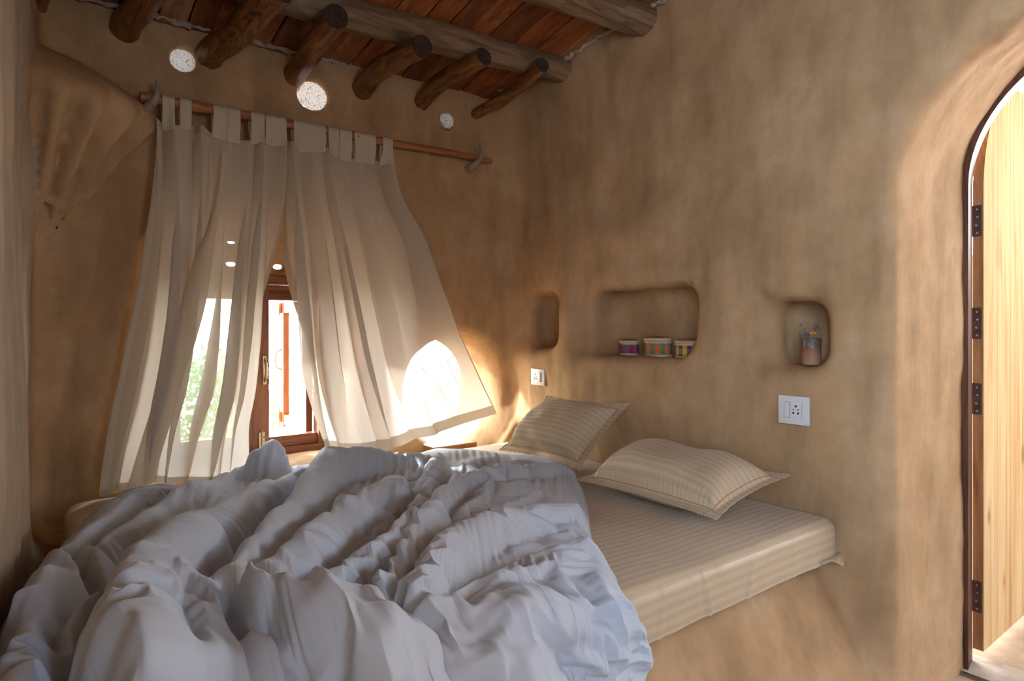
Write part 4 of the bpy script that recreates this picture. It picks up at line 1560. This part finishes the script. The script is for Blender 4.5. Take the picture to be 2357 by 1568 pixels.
# pillow leaning on the wall in the corner
P1 = [on_z(1152, 1040, 0.675), on_z(1338, 1088, 0.67), on_x(1455, 932, 2.285), on_x(1262, 914, 2.27)]
n1 = np.cross(P1[1] - P1[0], P1[3] - P1[0]); n1 = n1 if n1[2] > 0 else -n1
P1 = [p + 0.012 * n1 / np.linalg.norm(n1) for p in P1]
build_pillow(P1, n1, 0.20, 'striped beige pillow leaning against the wall near the round window', 5)
P2 = [on_z(1325, 1105, 0.69), on_z(1650, 1198, 0.705), on_z(1824, 1094, 0.80), on_z(1486, 1027, 0.80)]
n2 = np.cross(P2[1] - P2[0], P2[3] - P2[0]); n2 = n2 if n2[2] > 0 else -n2
build_pillow(P2, n2, 0.20, 'tan pillow lying flat on the mattress, nearer the door', 9)

# ------------------------------------------------------------------ curtain rod and its hooks
ra, rb = on_y(322, 222, 3.04), on_y(1131, 371, 3.035)
rc = (ra + rb) / 2
ts = np.linspace(0, 1, 60)
rp = ra + (rb - ra) * ts[:, None]
rp[:, 2] += 0.004 * np.sin(ts * 9); rp[:, 1] += 0.003 * np.sin(ts * 7 + 1)
rr_ = 0.0225 - 0.006 * ts
for kx in (0.12, 0.33, 0.55, 0.83): rr_ = rr_ + 0.0035 * np.exp(-((ts - kx) / 0.008) ** 2)
rr_ = rr_ * (1 + 0.03 * noise3(rp, 14, 2))
m = MB().tube(rp, rr_, 16)
rod = m.build('curtain_rod', M['rod'], None, True)
tag(rod, 'reddish peeled branch used as curtain rod on the window wall', 'curtain rod')


def rod_at(px):
    t = np.clip((px - 322) / (1131 - 322), 0, 1)
    # columns to a point on the rod
    for tt in np.linspace(0, 1, 1500):
        q = ra + (rb - ra) * tt
        d = q - np.array([0, 0, CAMZ])
        u = 1178.5 + FPX * np.dot(d, RT) / np.dot(d, FW)
        if u >= px: return q, tt
    return rb, 1.0


def hook(px, label, seed, up):
    q, _ = rod_at(px)
    rng = np.random.default_rng(seed)
    s = -1 if not up else 1
    pts = [q + np.array([-0.015, YW - 0.01 - q[1], -0.055]), q + np.array([-0.028, 0.03, -0.055]), q + np.array([-0.020, -0.012, -0.044]), q + np.array([0.0, -0.026, -0.020]),
           q + np.array([0.010, -0.030, 0.006]), q + np.array([0.014, -0.024, 0.035]), q + np.array([0.012, -0.01, 0.085])]
    R = [0.020, 0.023, 0.021, 0.017, 0.013, 0.010, 0.005]
    m = MB().tube(pts, R, 12, noise=0.10, rng=rng.random(12))
    o = m.build('wooden_hook', M['driftwood'], None, True)
    o.modifiers.new('sub', 'SUBSURF').render_levels = 2
    tag(o, label, 'hook', 'forked twig hooks of the curtain rod')


hook(1097, 'grey forked twig hook at the right bare end of the curtain rod', 3, True)
hook(352, 'grey knotty wooden hook at the left end of the curtain rod', 6, False)


# ------------------------------------------------------------------ curtains
def mat_curtain(name, col, transp, transl, weave=0.1):
    t = NT(name)
    tc = t.coord('UV', (1, 1, 1))
    w1 = t.node('ShaderNodeTexNoise', Scale=1.0, Detail=3.0)
    mp = t.n.new('ShaderNodeMapping'); mp.inputs['Scale'].default_value = (900, 30, 1)
    t.link(tc, mp.inputs['Vector']); t.link(mp.outputs[0], w1.inputs['Vector'])
    w2 = t.node('ShaderNodeTexNoise', Scale=1.0, Detail=3.0)
    mp2 = t.n.new('ShaderNodeMapping'); mp2.inputs['Scale'].default_value = (30, 900, 1)
    t.link(tc, mp2.inputs['Vector']); t.link(mp2.outputs[0], w2.inputs['Vector'])
    ww = t.math('ADD', w1.outputs['Fac'], w2.outputs['Fac'])
    c = t.ramp(ww, [(0.7, tuple(x * 0.93 for x in col)), (1.0, col)])
    n1 = t.noise(t.coord('Object'), 22, 4, 0.6, 1.0)
    nb = t.bump(n1, 0.12, 0.006)
    df = t.node('ShaderNodeBsdfDiffuse'); t.link(c, df.inputs['Color']); t.link(nb, df.inputs['Normal'])
    tl = t.node('ShaderNodeBsdfTranslucent', Color=(col[0], col[1], col[2] * 1.06, 1))
    t.link(nb, tl.inputs['Normal'])
    tp = t.node('ShaderNodeBsdfTransparent')
    a = t.node('ShaderNodeMixShader', Fac=transl); t.link(df.outputs[0], a.inputs[1]); t.link(tl.outputs[0], a.inputs[2])
    b = t.node('ShaderNodeMixShader'); t.link(a.outputs[0], b.inputs[1]); t.link(tp.outputs[0], b.inputs[2])
    # a cloth seen at a slant shows less through it
    lw = t.node('ShaderNodeLayerWeight', Blend=0.35)
    f = t.math('MULTIPLY', t.math('SUBTRACT', 1.0, lw.outputs['Facing']), transp)
    t.link(f, b.inputs[0])
    return t.done(b)


M['curtain'] = mat_curtain('thin_cream_cotton', (0.74, 0.645, 0.51), 0.15, 0.38)
M['hem'] = mat_curtain('doubled_hem_cotton', (0.60, 0.46, 0.31), 0.02, 0.14)


def curve2(pts, n):
    p = np.array(pts, float)
    c = np.concatenate([[0], np.cumsum(np.linalg.norm(np.diff(p[:, :2], axis=0), axis=1))]); c /= c[-1]
    # Catmull-Rom through the points
    t = np.linspace(0, 1, n)
    i = np.clip(np.searchsorted(c, t, side='right') - 1, 0, len(p) - 2)
    f = ((t - c[i]) / (c[i + 1] - c[i]))[:, None]
    P0, P1_, P2_, P3 = p[np.maximum(i - 1, 0)], p[i], p[i + 1], p[np.minimum(i + 2, len(p) - 1)]
    return 0.5 * (2 * P1_ + (P2_ - P0) * f + (2 * P0 - 5 * P1_ + 4 * P2_ - P3) * f * f + (3 * P1_ - P0 - 3 * P2_ + P3) * f ** 3)


def build_curtain(name, top, bottom, left, right, tabs, folds, label, seed, hemw, nu=260, nv=240, bow=None):
    """corner curves are (px, py, y): what the eye sees along each edge and how far out it hangs"""
    ct, cb, cl, cr = curve2(top, nu), curve2(bottom, nu), curve2(left, nv), curve2(right, nv)
    cl[0] = ct[0]; cr[0] = ct[-1]; cl[-1] = cb[0]; cr[-1] = cb[-1]
    u = np.linspace(0, 1, nu)[:, None, None]; v = np.linspace(0, 1, nv)[None, :, None]
    G = (1 - u) * cl[None] + u * cr[None] + (1 - v) * ct[:, None] + v * cb[:, None] \
        - ((1 - u) * (1 - v) * ct[0] + u * (1 - v) * ct[-1] + (1 - u) * v * cb[0] + u * v * cb[-1])
    dx = (G[..., 0] - 1178.5) / FPX; dz = (G[..., 1] - HOR) / FPX
    d = FW + RT * dx[..., None] - np.array([0, 0, 1.0]) * dz[..., None]
    P = np.array([0, 0, CAMZ]) + d * (G[..., 2] / d[..., 1])[..., None]
    U = np.broadcast_to(u[..., 0], (nu, nv)); Vv = np.broadcast_to(v[..., 0], (nu, nv))
    P0 = np.stack([U * 1.0, Vv * 1.0, 0 * U], -1)
    ph = np.interp(U[:, 0], np.linspace(0, 1, len(folds)), folds)[:, None] * 2 * math.pi + 0.95 * noise3(P0, (3.0, 1.6, 1), seed) * 2
    amp = (0.016 + 0.024 * np.clip(Vv * 1.7, 0, 1)) * (1 + 0.8 * noise3(P0, (5, 1.3, 1), seed + 3)) * np.clip((1 - Vv) * 2.2 + 0.45, 0, 1)
    if bow is not None: amp = amp * bow(U, Vv)
    prof = np.sin(ph) + 0.28 * np.sin(2 * ph + 0.7)
    P[..., 1] -= amp * prof + 0.004
    P[..., 0] += amp * 0.75 * np.sin(2 * ph) * np.clip(Vv * 3, 0, 1)
    P[..., 1] -= 0.006 * fbm(P0, (10, 2.0, 1), 2, seed + 7)
    # small tired creases
    P[..., 1] -= 0.0022 * fbm(P0, (26, 9, 1), 3, seed + 9)
    # header dips between the tabs
    P[..., 2] += (0.012 * np.cos(ph * 0.5) - 0.008) * np.exp(-Vv / 0.03)
    F = grid_faces(nu, nv)
    F0 = P.reshape(-1, 3)[F[0]]
    if np.dot(np.cross(F0[1] - F0[0], F0[2] - F0[0]), grid_normals(P)[0, 0]) < 0: F = F[:, ::-1]
    cen = P[nu // 2, 0].copy()
    root = empty(name, cen)
    tag(root, label, 'curtain', 'pair of cream tab-top curtains')
    jj = np.broadcast_to(np.arange(nv - 1)[None, :], (nu - 1, nv - 1)).ravel()
    ii = np.broadcast_to(np.arange(nu - 1)[:, None], (nu - 1, nv - 1)).ravel()
    hemrow = jj >= int(nv * (1 - hemw))
    side = (ii < 3) | (ii >= nu - 4) | (jj < 7)
    # main cloth and hem are separate pieces of the curtain
    L = np.linalg.norm(P[-1, 0] - P[0, 0]); Hh = np.linalg.norm(P[0, -1] - P[0, 0])
    uv = np.stack([U * L * 2, Vv * Hh], -1).reshape(-1, 2)
    V3 = P.reshape(-1, 3) - cen
    N = grid_normals(P).reshape(-1, 3)
    def sub(nm, mask, mats, fm=None, lift=0.0):
        q = F[mask]
        uq, inv = np.unique(q, return_inverse=True)
        return mesh_obj(nm, V3[uq], inv.reshape(-1, 4), None, root, uv=uv[uq], normals=N[uq], mats=mats, fmat=fm)
    sub('curtain_panel', ~hemrow, [M['curtain'], M['hem']], side[~hemrow].astype(np.int32))
    sub('bottom_hem', hemrow, [M['hem']])
    for (a, b) in tabs:
        qa, _ = rod_at(a); qb, _b = rod_at(b)
        ea = None
        # header height under the tab
        k = 15
        rows = []
        for s in np.linspace(0, 1, 9):
            q = qa + (qb - qa) * s
            # nearest header vertex
            j = int(np.argmin(np.abs(P[:, 0, 0] - q[0])))
            hd = P[j, 3]
            r = 0.0262 - 0.006 * float(_) + 0.0012 * math.sin(s * 9 + a)
            sec = []
            sec.append((hd[0], hd[1] - 0.004, hd[2] - 0.012))
            sec.append((0.5 * (q[0] + hd[0]), q[1] - r * 1.02, q[2] - 0.35 * (q[2] - hd[2]) - 0.01))
            for th in np.linspace(math.pi * 1.05, 0.0 - 0.05, 9):
                sec.append((q[0], q[1] + r * math.cos(th), q[2] + r * math.sin(th)))
            sec.append((0.5 * (q[0] + hd[0]), q[1] + r * 0.8, q[2] - 0.35 * (q[2] - hd[2]) - 0.01))
            sec.append((hd[0], hd[1] + 0.006, hd[2] - 0.010))
            rows.append(sec)
        R_ = np.array(rows)
        R_[..., 1] -= 0.003 * noise3(R_, 60, seed)
        mesh_obj('tab', R_.reshape(-1, 3) - cen, grid_faces(*R_.shape[:2]), M['curtain_tab'], root,
                 uv=np.stack(np.meshgrid(np.linspace(0, .05, 9), np.linspace(0, .1, R_.shape[1]), indexing='ij'), -1).reshape(-1, 2))
    return P


M['curtain_tab'] = mat_curtain('tab_cotton', (0.72, 0.61, 0.46), 0.0, 0.25)

build_curtain('curtain',
    top=[(357, 275, 3.03), (430, 285, 3.03), (500, 300, 3.03), (580, 318, 3.03), (657, 318, 3.03)],
    bottom=[(234, 1141, 3.0), (285, 1128, 2.97), (340, 1112, 2.94), (420, 1113, 2.93), (500, 1112, 2.95), (560, 1110, 2.97), (582, 1095, 2.99)],
    left=[(357, 275, 3.03), (353, 420, 3.03), (346, 560, 3.02), (330, 700, 3.02), (298, 880, 3.0), (262, 1020, 2.99), (234, 1141, 3.0)],
    right=[(657, 318, 3.03), (650, 420, 3.03), (635, 520, 3.03), (616, 680, 3.03), (607, 790, 3.02), (598, 895, 3.02), (584, 980, 3.0), (582, 1095, 2.99)],
    tabs=[(371, 399), (412, 438), (488, 520), (521, 550), (574, 606), (608, 655)],
    folds=[0, 0.9, 1.4, 2.5, 2.8, 3.3, 4.6, 5.0],
    label='left cream curtain, its hem trailing onto the duvet, garden showing through', seed=3, hemw=0.030)
build_curtain('curtain',
    top=[(662, 328, 3.03), (740, 340, 3.03), (820, 360, 3.03), (905, 372, 3.03)],
    bottom=[(742, 1030, 2.98), (800, 1045, 2.93), (880, 1038, 2.90), (960, 1012, 2.90), (1040, 985, 2.93), (1090, 968, 2.96), (1142, 952, 2.98)],
    left=[(662, 328, 3.03), (664, 440, 3.03), (672, 600, 3.02), (684, 730, 3.02), (698, 860, 3.02), (722, 965, 3.0), (742, 1030, 2.98)],
    right=[(905, 372, 3.03), (925, 460, 3.02), (972, 555, 2.98), (1012, 650, 2.94), (1056, 765, 2.93), (1108, 880, 2.96), (1142, 952, 2.98)],
    tabs=[(672, 692), (692, 746), (752, 776), (778, 805), (812, 836), (836, 861), (877, 900)],
    folds=[0, 0.9, 1.5, 2.6, 2.9, 3.4, 3.8, 4.3],
    label='right cream curtain blown sideways towards the round window', seed=12, hemw=0.050,
    bow=lambda U, V: np.clip(1.15 - 1.0 * np.clip((U - 0.35) / 0.5, 0, 1) * np.clip((V - 0.25) / 0.4, 0, 1), 0.12, 1.2))


# a long doubled fold of the left curtain lies in front of its panel
FL_ = curve2([(512, 352, 2.985), (500, 430, 2.975), (476, 525, 2.96), (453, 580, 2.955), (432, 645, 2.95), (395, 782, 2.945), (364, 894, 2.94), (334, 985, 2.93), (292, 1124, 2.925)], 120)
FR_ = curve2([(522, 352, 2.985), (514, 430, 2.970), (501, 510, 2.95), (490, 583, 2.94), (476, 687, 2.935), (449, 790, 2.93), (426, 855, 2.93), (400, 950, 2.93), (350, 1114, 2.92)], 120)
Q = []
for w in np.linspace(0, 1, 14):
    G = FL_ * (1 - w) + FR_ * w
    G[:, 2] -= 0.020 * math.sin(math.pi * w) ** 0.7 * np.clip(np.linspace(0, 4, 120), 0, 1)
    Q.append([on_y(*g) for g in G])
Q = np.array(Q)
lc = bpy.data.objects['curtain']
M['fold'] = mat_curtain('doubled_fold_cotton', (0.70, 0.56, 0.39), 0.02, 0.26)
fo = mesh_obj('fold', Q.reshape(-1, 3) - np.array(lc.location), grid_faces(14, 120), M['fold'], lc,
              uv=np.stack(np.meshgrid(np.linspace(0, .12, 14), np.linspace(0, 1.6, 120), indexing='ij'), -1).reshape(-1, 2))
fo['label'] = 'darker doubled fold'

# ------------------------------------------------------------------ wall sockets
def socket(px, py, label, flip, w=0.124, h=0.098, lean=0.0):
    """a plate with one rocker switch and one five-hole outlet, on the headboard wall"""
    p = on_x(px, py, XR)
    for _ in range(4):
        p = on_x(px, py, wall_x(p[1], p[2]) - 0.004)
    o = empty('wall_socket', p, (0, 0, math.radians(lean)))
    tag(o, label, 'wall socket', 'white socket plates on the headboard wall')
    def P(name, a, z, dw, dh, t0, t1, mat, bev=0.0012, par=o):
        # a: offset to the right as seen from the bed
        return MB().box((-t1, -a - dw / 2, z - dh / 2), (-t0, -a + dw / 2, z + dh / 2), None, bev).build(name, mat, par, True)
    P('back_box', 0, 0, w * 0.9, h * 0.9, -0.045, 0.004, M['white_plastic'])
    P('plate', 0, 0, w, h, 0.0, 0.010, M['white_plastic'], 0.003)
    P('module_frame', 0.0, 0.0, w * 0.60, h * 0.60, 0.009, 0.0125, M['white_plastic'], 0.001)
    s = -1 if not flip else 1
    sw = P('rocker_switch', s * w * 0.19, 0.0, w * 0.15, h * 0.52, 0.011, 0.0175, M['white_plastic'], 0.0015)
    P('rocker_shadow_rim', s * w * 0.19, 0.0, w * 0.175, h * 0.56, 0.0118, 0.0129, M['seam'], 0)  # grey rim painted in as the shadow line round the rocker
    k = -s * w * 0.09
    for (a, z, r) in ((0, 0.016, 0.0042), (-0.0095, 0.003, 0.0026), (0.0095, 0.003, 0.0026)):
        MB().tube([(-0.0120, -(k + a), z), (-0.0129, -(k + a), z)], r, 16).build('socket_hole', M['socket_dark'], o)
    for a in (-0.0095, 0.0095):
        MB().tube([(-0.0120, -(k + a), -0.010), (-0.0129, -(k + a), -0.010)], 0.0045, 6).build('socket_hole', M['socket_dark'], o)
    for (gx, gw) in ((s * w * 0.105, 0.0014), (-s * w * 0.29, 0.0014)):
        P('seam', gx, 0, gw, h * 0.56, 0.012, 0.01265, M['seam'], 0)
    # tiny grey maker's mark in the lower right corner
    mk = MB()
    for i in range(5):
        mk.box((-0.0104, -(w * 0.36 + i * 0.0026) - 0.0009, -h * 0.44 - 0.0009), (-0.0099, -(w * 0.36 + i * 0.0026) + 0.0009, -h * 0.44 + 0.0011))
    mk.build('maker_mark', M['seam'], o)
    return o


M['seam'] = mat_plain('grey_print_and_shade', (0.30, 0.28, 0.27), 0.6, 0.3)  # grey of the maker's mark, the seams and the rocker's painted shadow
socket(1829, 944, 'white switch and socket plate near the door, below the vase niche', False, 0.122, 0.108, 0)
socket(1240, 868, 'small bright socket plate above the leaning pillow', True, 0.120, 0.094, 0)


# ------------------------------------------------------------------ oval woven boxes in the middle niche
def mat_weave(name, stops, bands, topmode=False):
    t = NT(name)
    tc = t.n.new('ShaderNodeTexCoord')
    sp = t.n.new('ShaderNodeSeparateXYZ')
    t.link(tc.outputs['UV'], sp.inputs[0])
    r = t.n.new('ShaderNodeValToRGB'); r.color_ramp.interpolation = 'CONSTANT'
    e = r.color_ramp.elements
    e[0].position = 0; e[0].color = (*stops[0], 1)
    e[1].position = 1 / len(stops); e[1].color = (*stops[1], 1)
    for i, c in enumerate(stops[2:], 2):
        x = e.new(i / len(stops)); x.color = (*c, 1)
    t.link(t.math('FRACT', sp.outputs['X']), r.inputs[0])
    r2 = t.n.new('ShaderNodeValToRGB'); r2.color_ramp.interpolation = 'CONSTANT'
    e = r2.color_ramp.elements
    e[0].position = 0; e[0].color = (*bands[0][1], 1)
    e[1].position = bands[1][0]; e[1].color = (*bands[1][1], 1)
    for p_, c_ in bands[2:]:
        x = e.new(p_); x.color = (*c_, 1)
    t.link(sp.outputs['Y'], r2.inputs[0])
    c = t.mix(0.25, r.outputs[0], r2.outputs[0])
    wv = t.node('ShaderNodeTexWave', Scale=1.0, _bands_direction='X')
    mp = t.n.new('ShaderNodeMapping'); mp.inputs['Scale'].default_value = (26, 1, 1)
    t.link(tc.outputs['UV'], mp.inputs['Vector']); t.link(mp.outputs[0], wv.inputs['Vector'])
    return t.done(t.bsdf(c, 0.55, 0.3, t.bump(wv.outputs['Fac'], 0.3, 0.001)))


M['cane'] = mat_wood('pale_cane_rim', [(0.40, 0.26, 0.14), (0.62, 0.45, 0.28), (0.72, 0.56, 0.38)], (6, 6, 30), 0.5, 0.15)
mag, teal, grn, org, ylw, pur, red, dk = (0.42, 0.01, 0.11), (0.01, 0.10, 0.16), (0.05, 0.18, 0.07), (0.62, 0.13, 0.03), (0.68, 0.40, 0.03), (0.07, 0.02, 0.12), (0.45, 0.03, 0.03), (0.03, 0.03, 0.05)
W1 = mat_weave('magenta_teal_weave', [teal, mag, dk, mag, teal, mag, (0.02, 0.08, 0.07), mag], [(0, teal), (0.35, mag), (0.72, grn)])
W2 = mat_weave('orange_green_weave', [grn, org, grn, org, (0.10, 0.25, 0.2), org, grn, org], [(0, grn), (0.38, org), (0.75, (0.12, 0.2, 0.3))])
W3 = mat_weave('yellow_purple_weave', [pur, ylw, pur, ylw, dk, ylw, pur, ylw], [(0, pur), (0.3, ylw), (0.7, dk)])
L1 = mat_weave('faded_brown_lid_weave', [(0.30, 0.15, 0.08), (0.35, 0.2, 0.1), (0.4, 0.12, 0.06)], [(0, (0.3, 0.18, 0.1)), (0.5, (0.35, 0.2, 0.08))])
L2 = mat_weave('multicolour_lid_weave', [org, (0.15, 0.12, 0.2), red, ylw, org, (0.2, 0.12, 0.25), ylw, grn], [(0, org), (0.5, ylw)])
L3 = mat_weave('orange_lid_weave', [org, ylw, red, org, (0.3, 0.15, 0.1), ylw], [(0, org), (0.5, red)])


def woven_box(c, a, b, h, rot, wside, wlid, label, rep):
    o = empty('woven_box', c, (0, 0, rot))
    tag(o, label, 'box', 'oval woven boxes in the middle niche')
    n = 64
    def ring(r, z): return [(r * 0 + (a - (1 - r)) * math.cos(t), (b - (1 - r)) * math.sin(t), z) for t in np.linspace(0, 2 * math.pi, n, endpoint=False)]
    def wall(name, ins, z0, z1, mat, par=o, prof=None):
        prof = prof or [(ins, z0), (ins, z1)]
        vs = []; uv = []
        for i, (q, z) in enumerate(prof):
            for j in range(n + 1):
                th = 2 * math.pi * j / n
                vs.append(((a - q) * math.cos(th), (b - q) * math.sin(th), z)); uv.append((j / n * rep, i / (len(prof) - 1)))
        return mesh_obj(name, vs, grid_faces(len(prof), n + 1)[:, ::-1], mat, par, uv=np.array(uv))
    wall('woven_side', 0.003, h * 0.10, h * 0.74, wside, prof=[(0.003, h * 0.06 + h * 0.70 * k / 6) for k in range(7)])
    wall('base_rim', 0, 0, 0, M['cane'], prof=[(0.06, 0.001), (0.003, 0.0), (0.0, 0.002), (0.0, h * 0.15), (0.003, h * 0.155)])
    wall('upper_rim', 0, 0, 0, M['cane'], prof=[(0.003, h * 0.72), (0.0005, h * 0.725), (0.0005, h * 0.86), (0.006, h * 0.86)])
    lid = wall('lid', 0, 0, 0, M['cane'], prof=[(0.003, h * 0.84), (-0.003, h * 0.85), (-0.0035, h * 0.97), (0.0, h), (0.004, h), (0.005, h * 0.97)])
    vs = [(0, 0, h * 0.975 + 0.011)]; uv = [(0.5 * rep / 2, 0.5)]
    for j in range(n):
        th = 2 * math.pi * j / n
        vs.append(((a - 0.005) * math.cos(th), (b - 0.005) * math.sin(th), h * 0.97))
        uv.append(((0.5 + 0.5 * math.cos(th)) * rep / 2, 0.5 + 0.5 * math.sin(th)))
    for j in range(n):
        th = 2 * math.pi * j / n
        vs.append((a * 0.6 * math.cos(th), b * 0.6 * math.sin(th), h * 0.972 + 0.0095))
        uv.append(((0.5 + 0.3 * math.cos(th)) * rep / 2, 0.5 + 0.3 * math.sin(th)))
    fs = [(0, n + 1 + j, n + 1 + (j + 1) % n) for j in range(n)] + [(1 + j, 1 + (j + 1) % n, n + 1 + (j + 1) % n, n + 1 + j) for j in range(n)]
    mesh_obj('lid_weave', vs, fs, wlid, lid, uv=np.array(uv))
    return o


NZ = 1.186
woven_box((2.50, 2.262, NZ), 0.042, 0.066, 0.078, math.radians(-12), W1, L1, 'magenta and teal oval woven box with a brown lid, leftmost of three', 2)
woven_box((2.475, 2.052, NZ), 0.055, 0.082, 0.094, math.radians(-8), W2, L2, 'largest oval woven box, orange and green checks, between two smaller ones', 2)
woven_box((2.450, 1.862, NZ), 0.048, 0.070, 0.086, math.radians(-18), W3, L3, 'yellow and purple oval woven box at the right end of the niche', 2)


# ------------------------------------------------------------------ vase with dried flowers
def mat_vase():
    t = NT('two_tone_stoneware')
    tc = t.n.new('ShaderNodeTexCoord'); sp = t.n.new('ShaderNodeSeparateXYZ')
    t.link(tc.outputs['Object'], sp.inputs[0])
    nz = t.noise(tc.outputs['Object'], 30, 3)
    z = t.math('ADD', sp.outputs['Z'], t.math('MULTIPLY', nz, 0.006))
    c = t.ramp(t.math('DIVIDE', z, 0.11), [(0.0, (0.36, 0.20, 0.11)), (0.35, (0.31, 0.15, 0.07)), (0.63, (0.22, 0.08, 0.04)), (0.66, (0.13, 0.095, 0.085))])
    r = t.ramp(t.math('DIVIDE', z, 0.11), [(0.62, (0.65,) * 3), (0.66, (0.25,) * 3)])
    return t.done(t.bsdf(c, r, 0.5))


vp = (2.425, 1.258, 1.188)
vase = empty('flower_vase', vp)
tag(vase, 'small two-tone stoneware cup holding dried flowers in the rightmost niche', 'vase')
m = MB().lathe([(0.0, 0.0), (0.030, 0.0), (0.0345, 0.004), (0.036, 0.02), (0.0352, 0.06), (0.036, 0.098), (0.037, 0.103), (0.0345, 0.104), (0.033, 0.09), (0.032, 0.02), (0.0, 0.015)], 40)
m.build('cup', mat_vase(), vase, True)
dirv = -np.array([vp[0], vp[1]]) / np.hypot(vp[0], vp[1])
dirv = np.array([dirv[0] * math.cos(-0.15) - dirv[1] * math.sin(-0.15), dirv[0] * math.sin(-0.15) + dirv[1] * math.cos(-0.15)])
mm = MB()
for (r0, r1, h0, h1) in ((0.0, 0.0085, 0.003, 0.0030), (0.0, 0.004, 0.0045, 0.0042)):
    pts = [(dirv[0] * (0.034 + q), dirv[1] * (0.034 + q), 0.079) for q in (0.0, h0)]
    mm.tube(pts, r1, 20)
mm.build('round_stamp', mat_plain('brown_clay_stamp', (0.20, 0.13, 0.10), 0.5), vase, True)

M['stem'] = mat_plain('dry_stem', (0.30, 0.26, 0.12), 0.8, 0.2)
M['lav'] = mat_plain('faded_purple_petals', (0.19, 0.125, 0.22), 0.8, 0.2, 0, 40, 0.3)
M['yel'] = mat_plain('yellow_orange_petals', (0.80, 0.38, 0.03), 0.7, 0.2)
M['seed'] = mat_plain('dry_seed_heads', (0.26, 0.20, 0.11), 0.85, 0.2)


def flower(top, kind, label, name, seed):
    rng = np.random.default_rng(seed)
    b = np.array(vp) + np.array([rng.uniform(-.012, .012), rng.uniform(-.012, .012), 0.03])
    top = np.array(top)
    o = empty(name, b)
    tag(o, label, 'dried flower', 'dried flowers in the small vase')
    mid = (b + top) / 2 + np.array([0, 0, 0.012])
    MB().tube([(0, 0, 0), mid - b, top - b], [0.0012, 0.001, 0.0008], 6).build('stem', M['stem'], o, True)
    m = MB()
    if kind == 'yel':
        for k in range(14):
            th = k * 2.4; r = 0.0035 * math.sqrt(k)
            q = top - b + np.array([r * math.cos(th), r * math.sin(th), 0.002 * math.cos(k)])
            m.tube([q - [0, 0, 0.003], q, q + [0, 0, 0.004]], [0.001, 0.0032, 0.0012], 6)
    else:
        for k in range(10 if kind == 'lav' else 5):
            q = top - b + rng.normal(0, 0.0055 if kind == 'lav' else 0.004, 3)
            dd = rng.normal(0, 1, 3); dd /= np.linalg.norm(dd)
            m.tube([q - dd * 0.005, q, q + dd * 0.006], [0.0012, 0.0042, 0.0008], 6)
    m.build('flower_head', M[kind], o, True)


def fpt(px, py, dx=0.0): return on_x(px, py, vp[0] + dx)
flower(fpt(1842, 750), 'seed', 'dried seed head on the leftmost stem in the vase', 'dried_flower', 1)
flower(fpt(1848, 760, .01), 'seed', 'brown seed head just below the leftmost one', 'dried_flower', 2)
flower(fpt(1854, 772), 'lav', 'faded purple flower at the left above the vase rim', 'dried_flower', 3)
flower(fpt(1857, 783, -.01), 'lav', 'low purple flower touching the vase rim', 'dried_flower', 4)
flower(fpt(1877, 756), 'lav', 'tallest purple flower at the right of the bunch', 'dried_flower', 5)
flower(fpt(1870, 768, -.005), 'yel', 'single yellow orange flower in the bunch', 'dried_flower', 6)
flower(fpt(1887, 748, .01), 'seed', 'dark seed head on the rightmost stem in the vase', 'dried_flower', 7)
flower(fpt(1863, 770, .012), 'seed', 'pinkish dried bud in the middle of the bunch', 'dried_flower', 8)
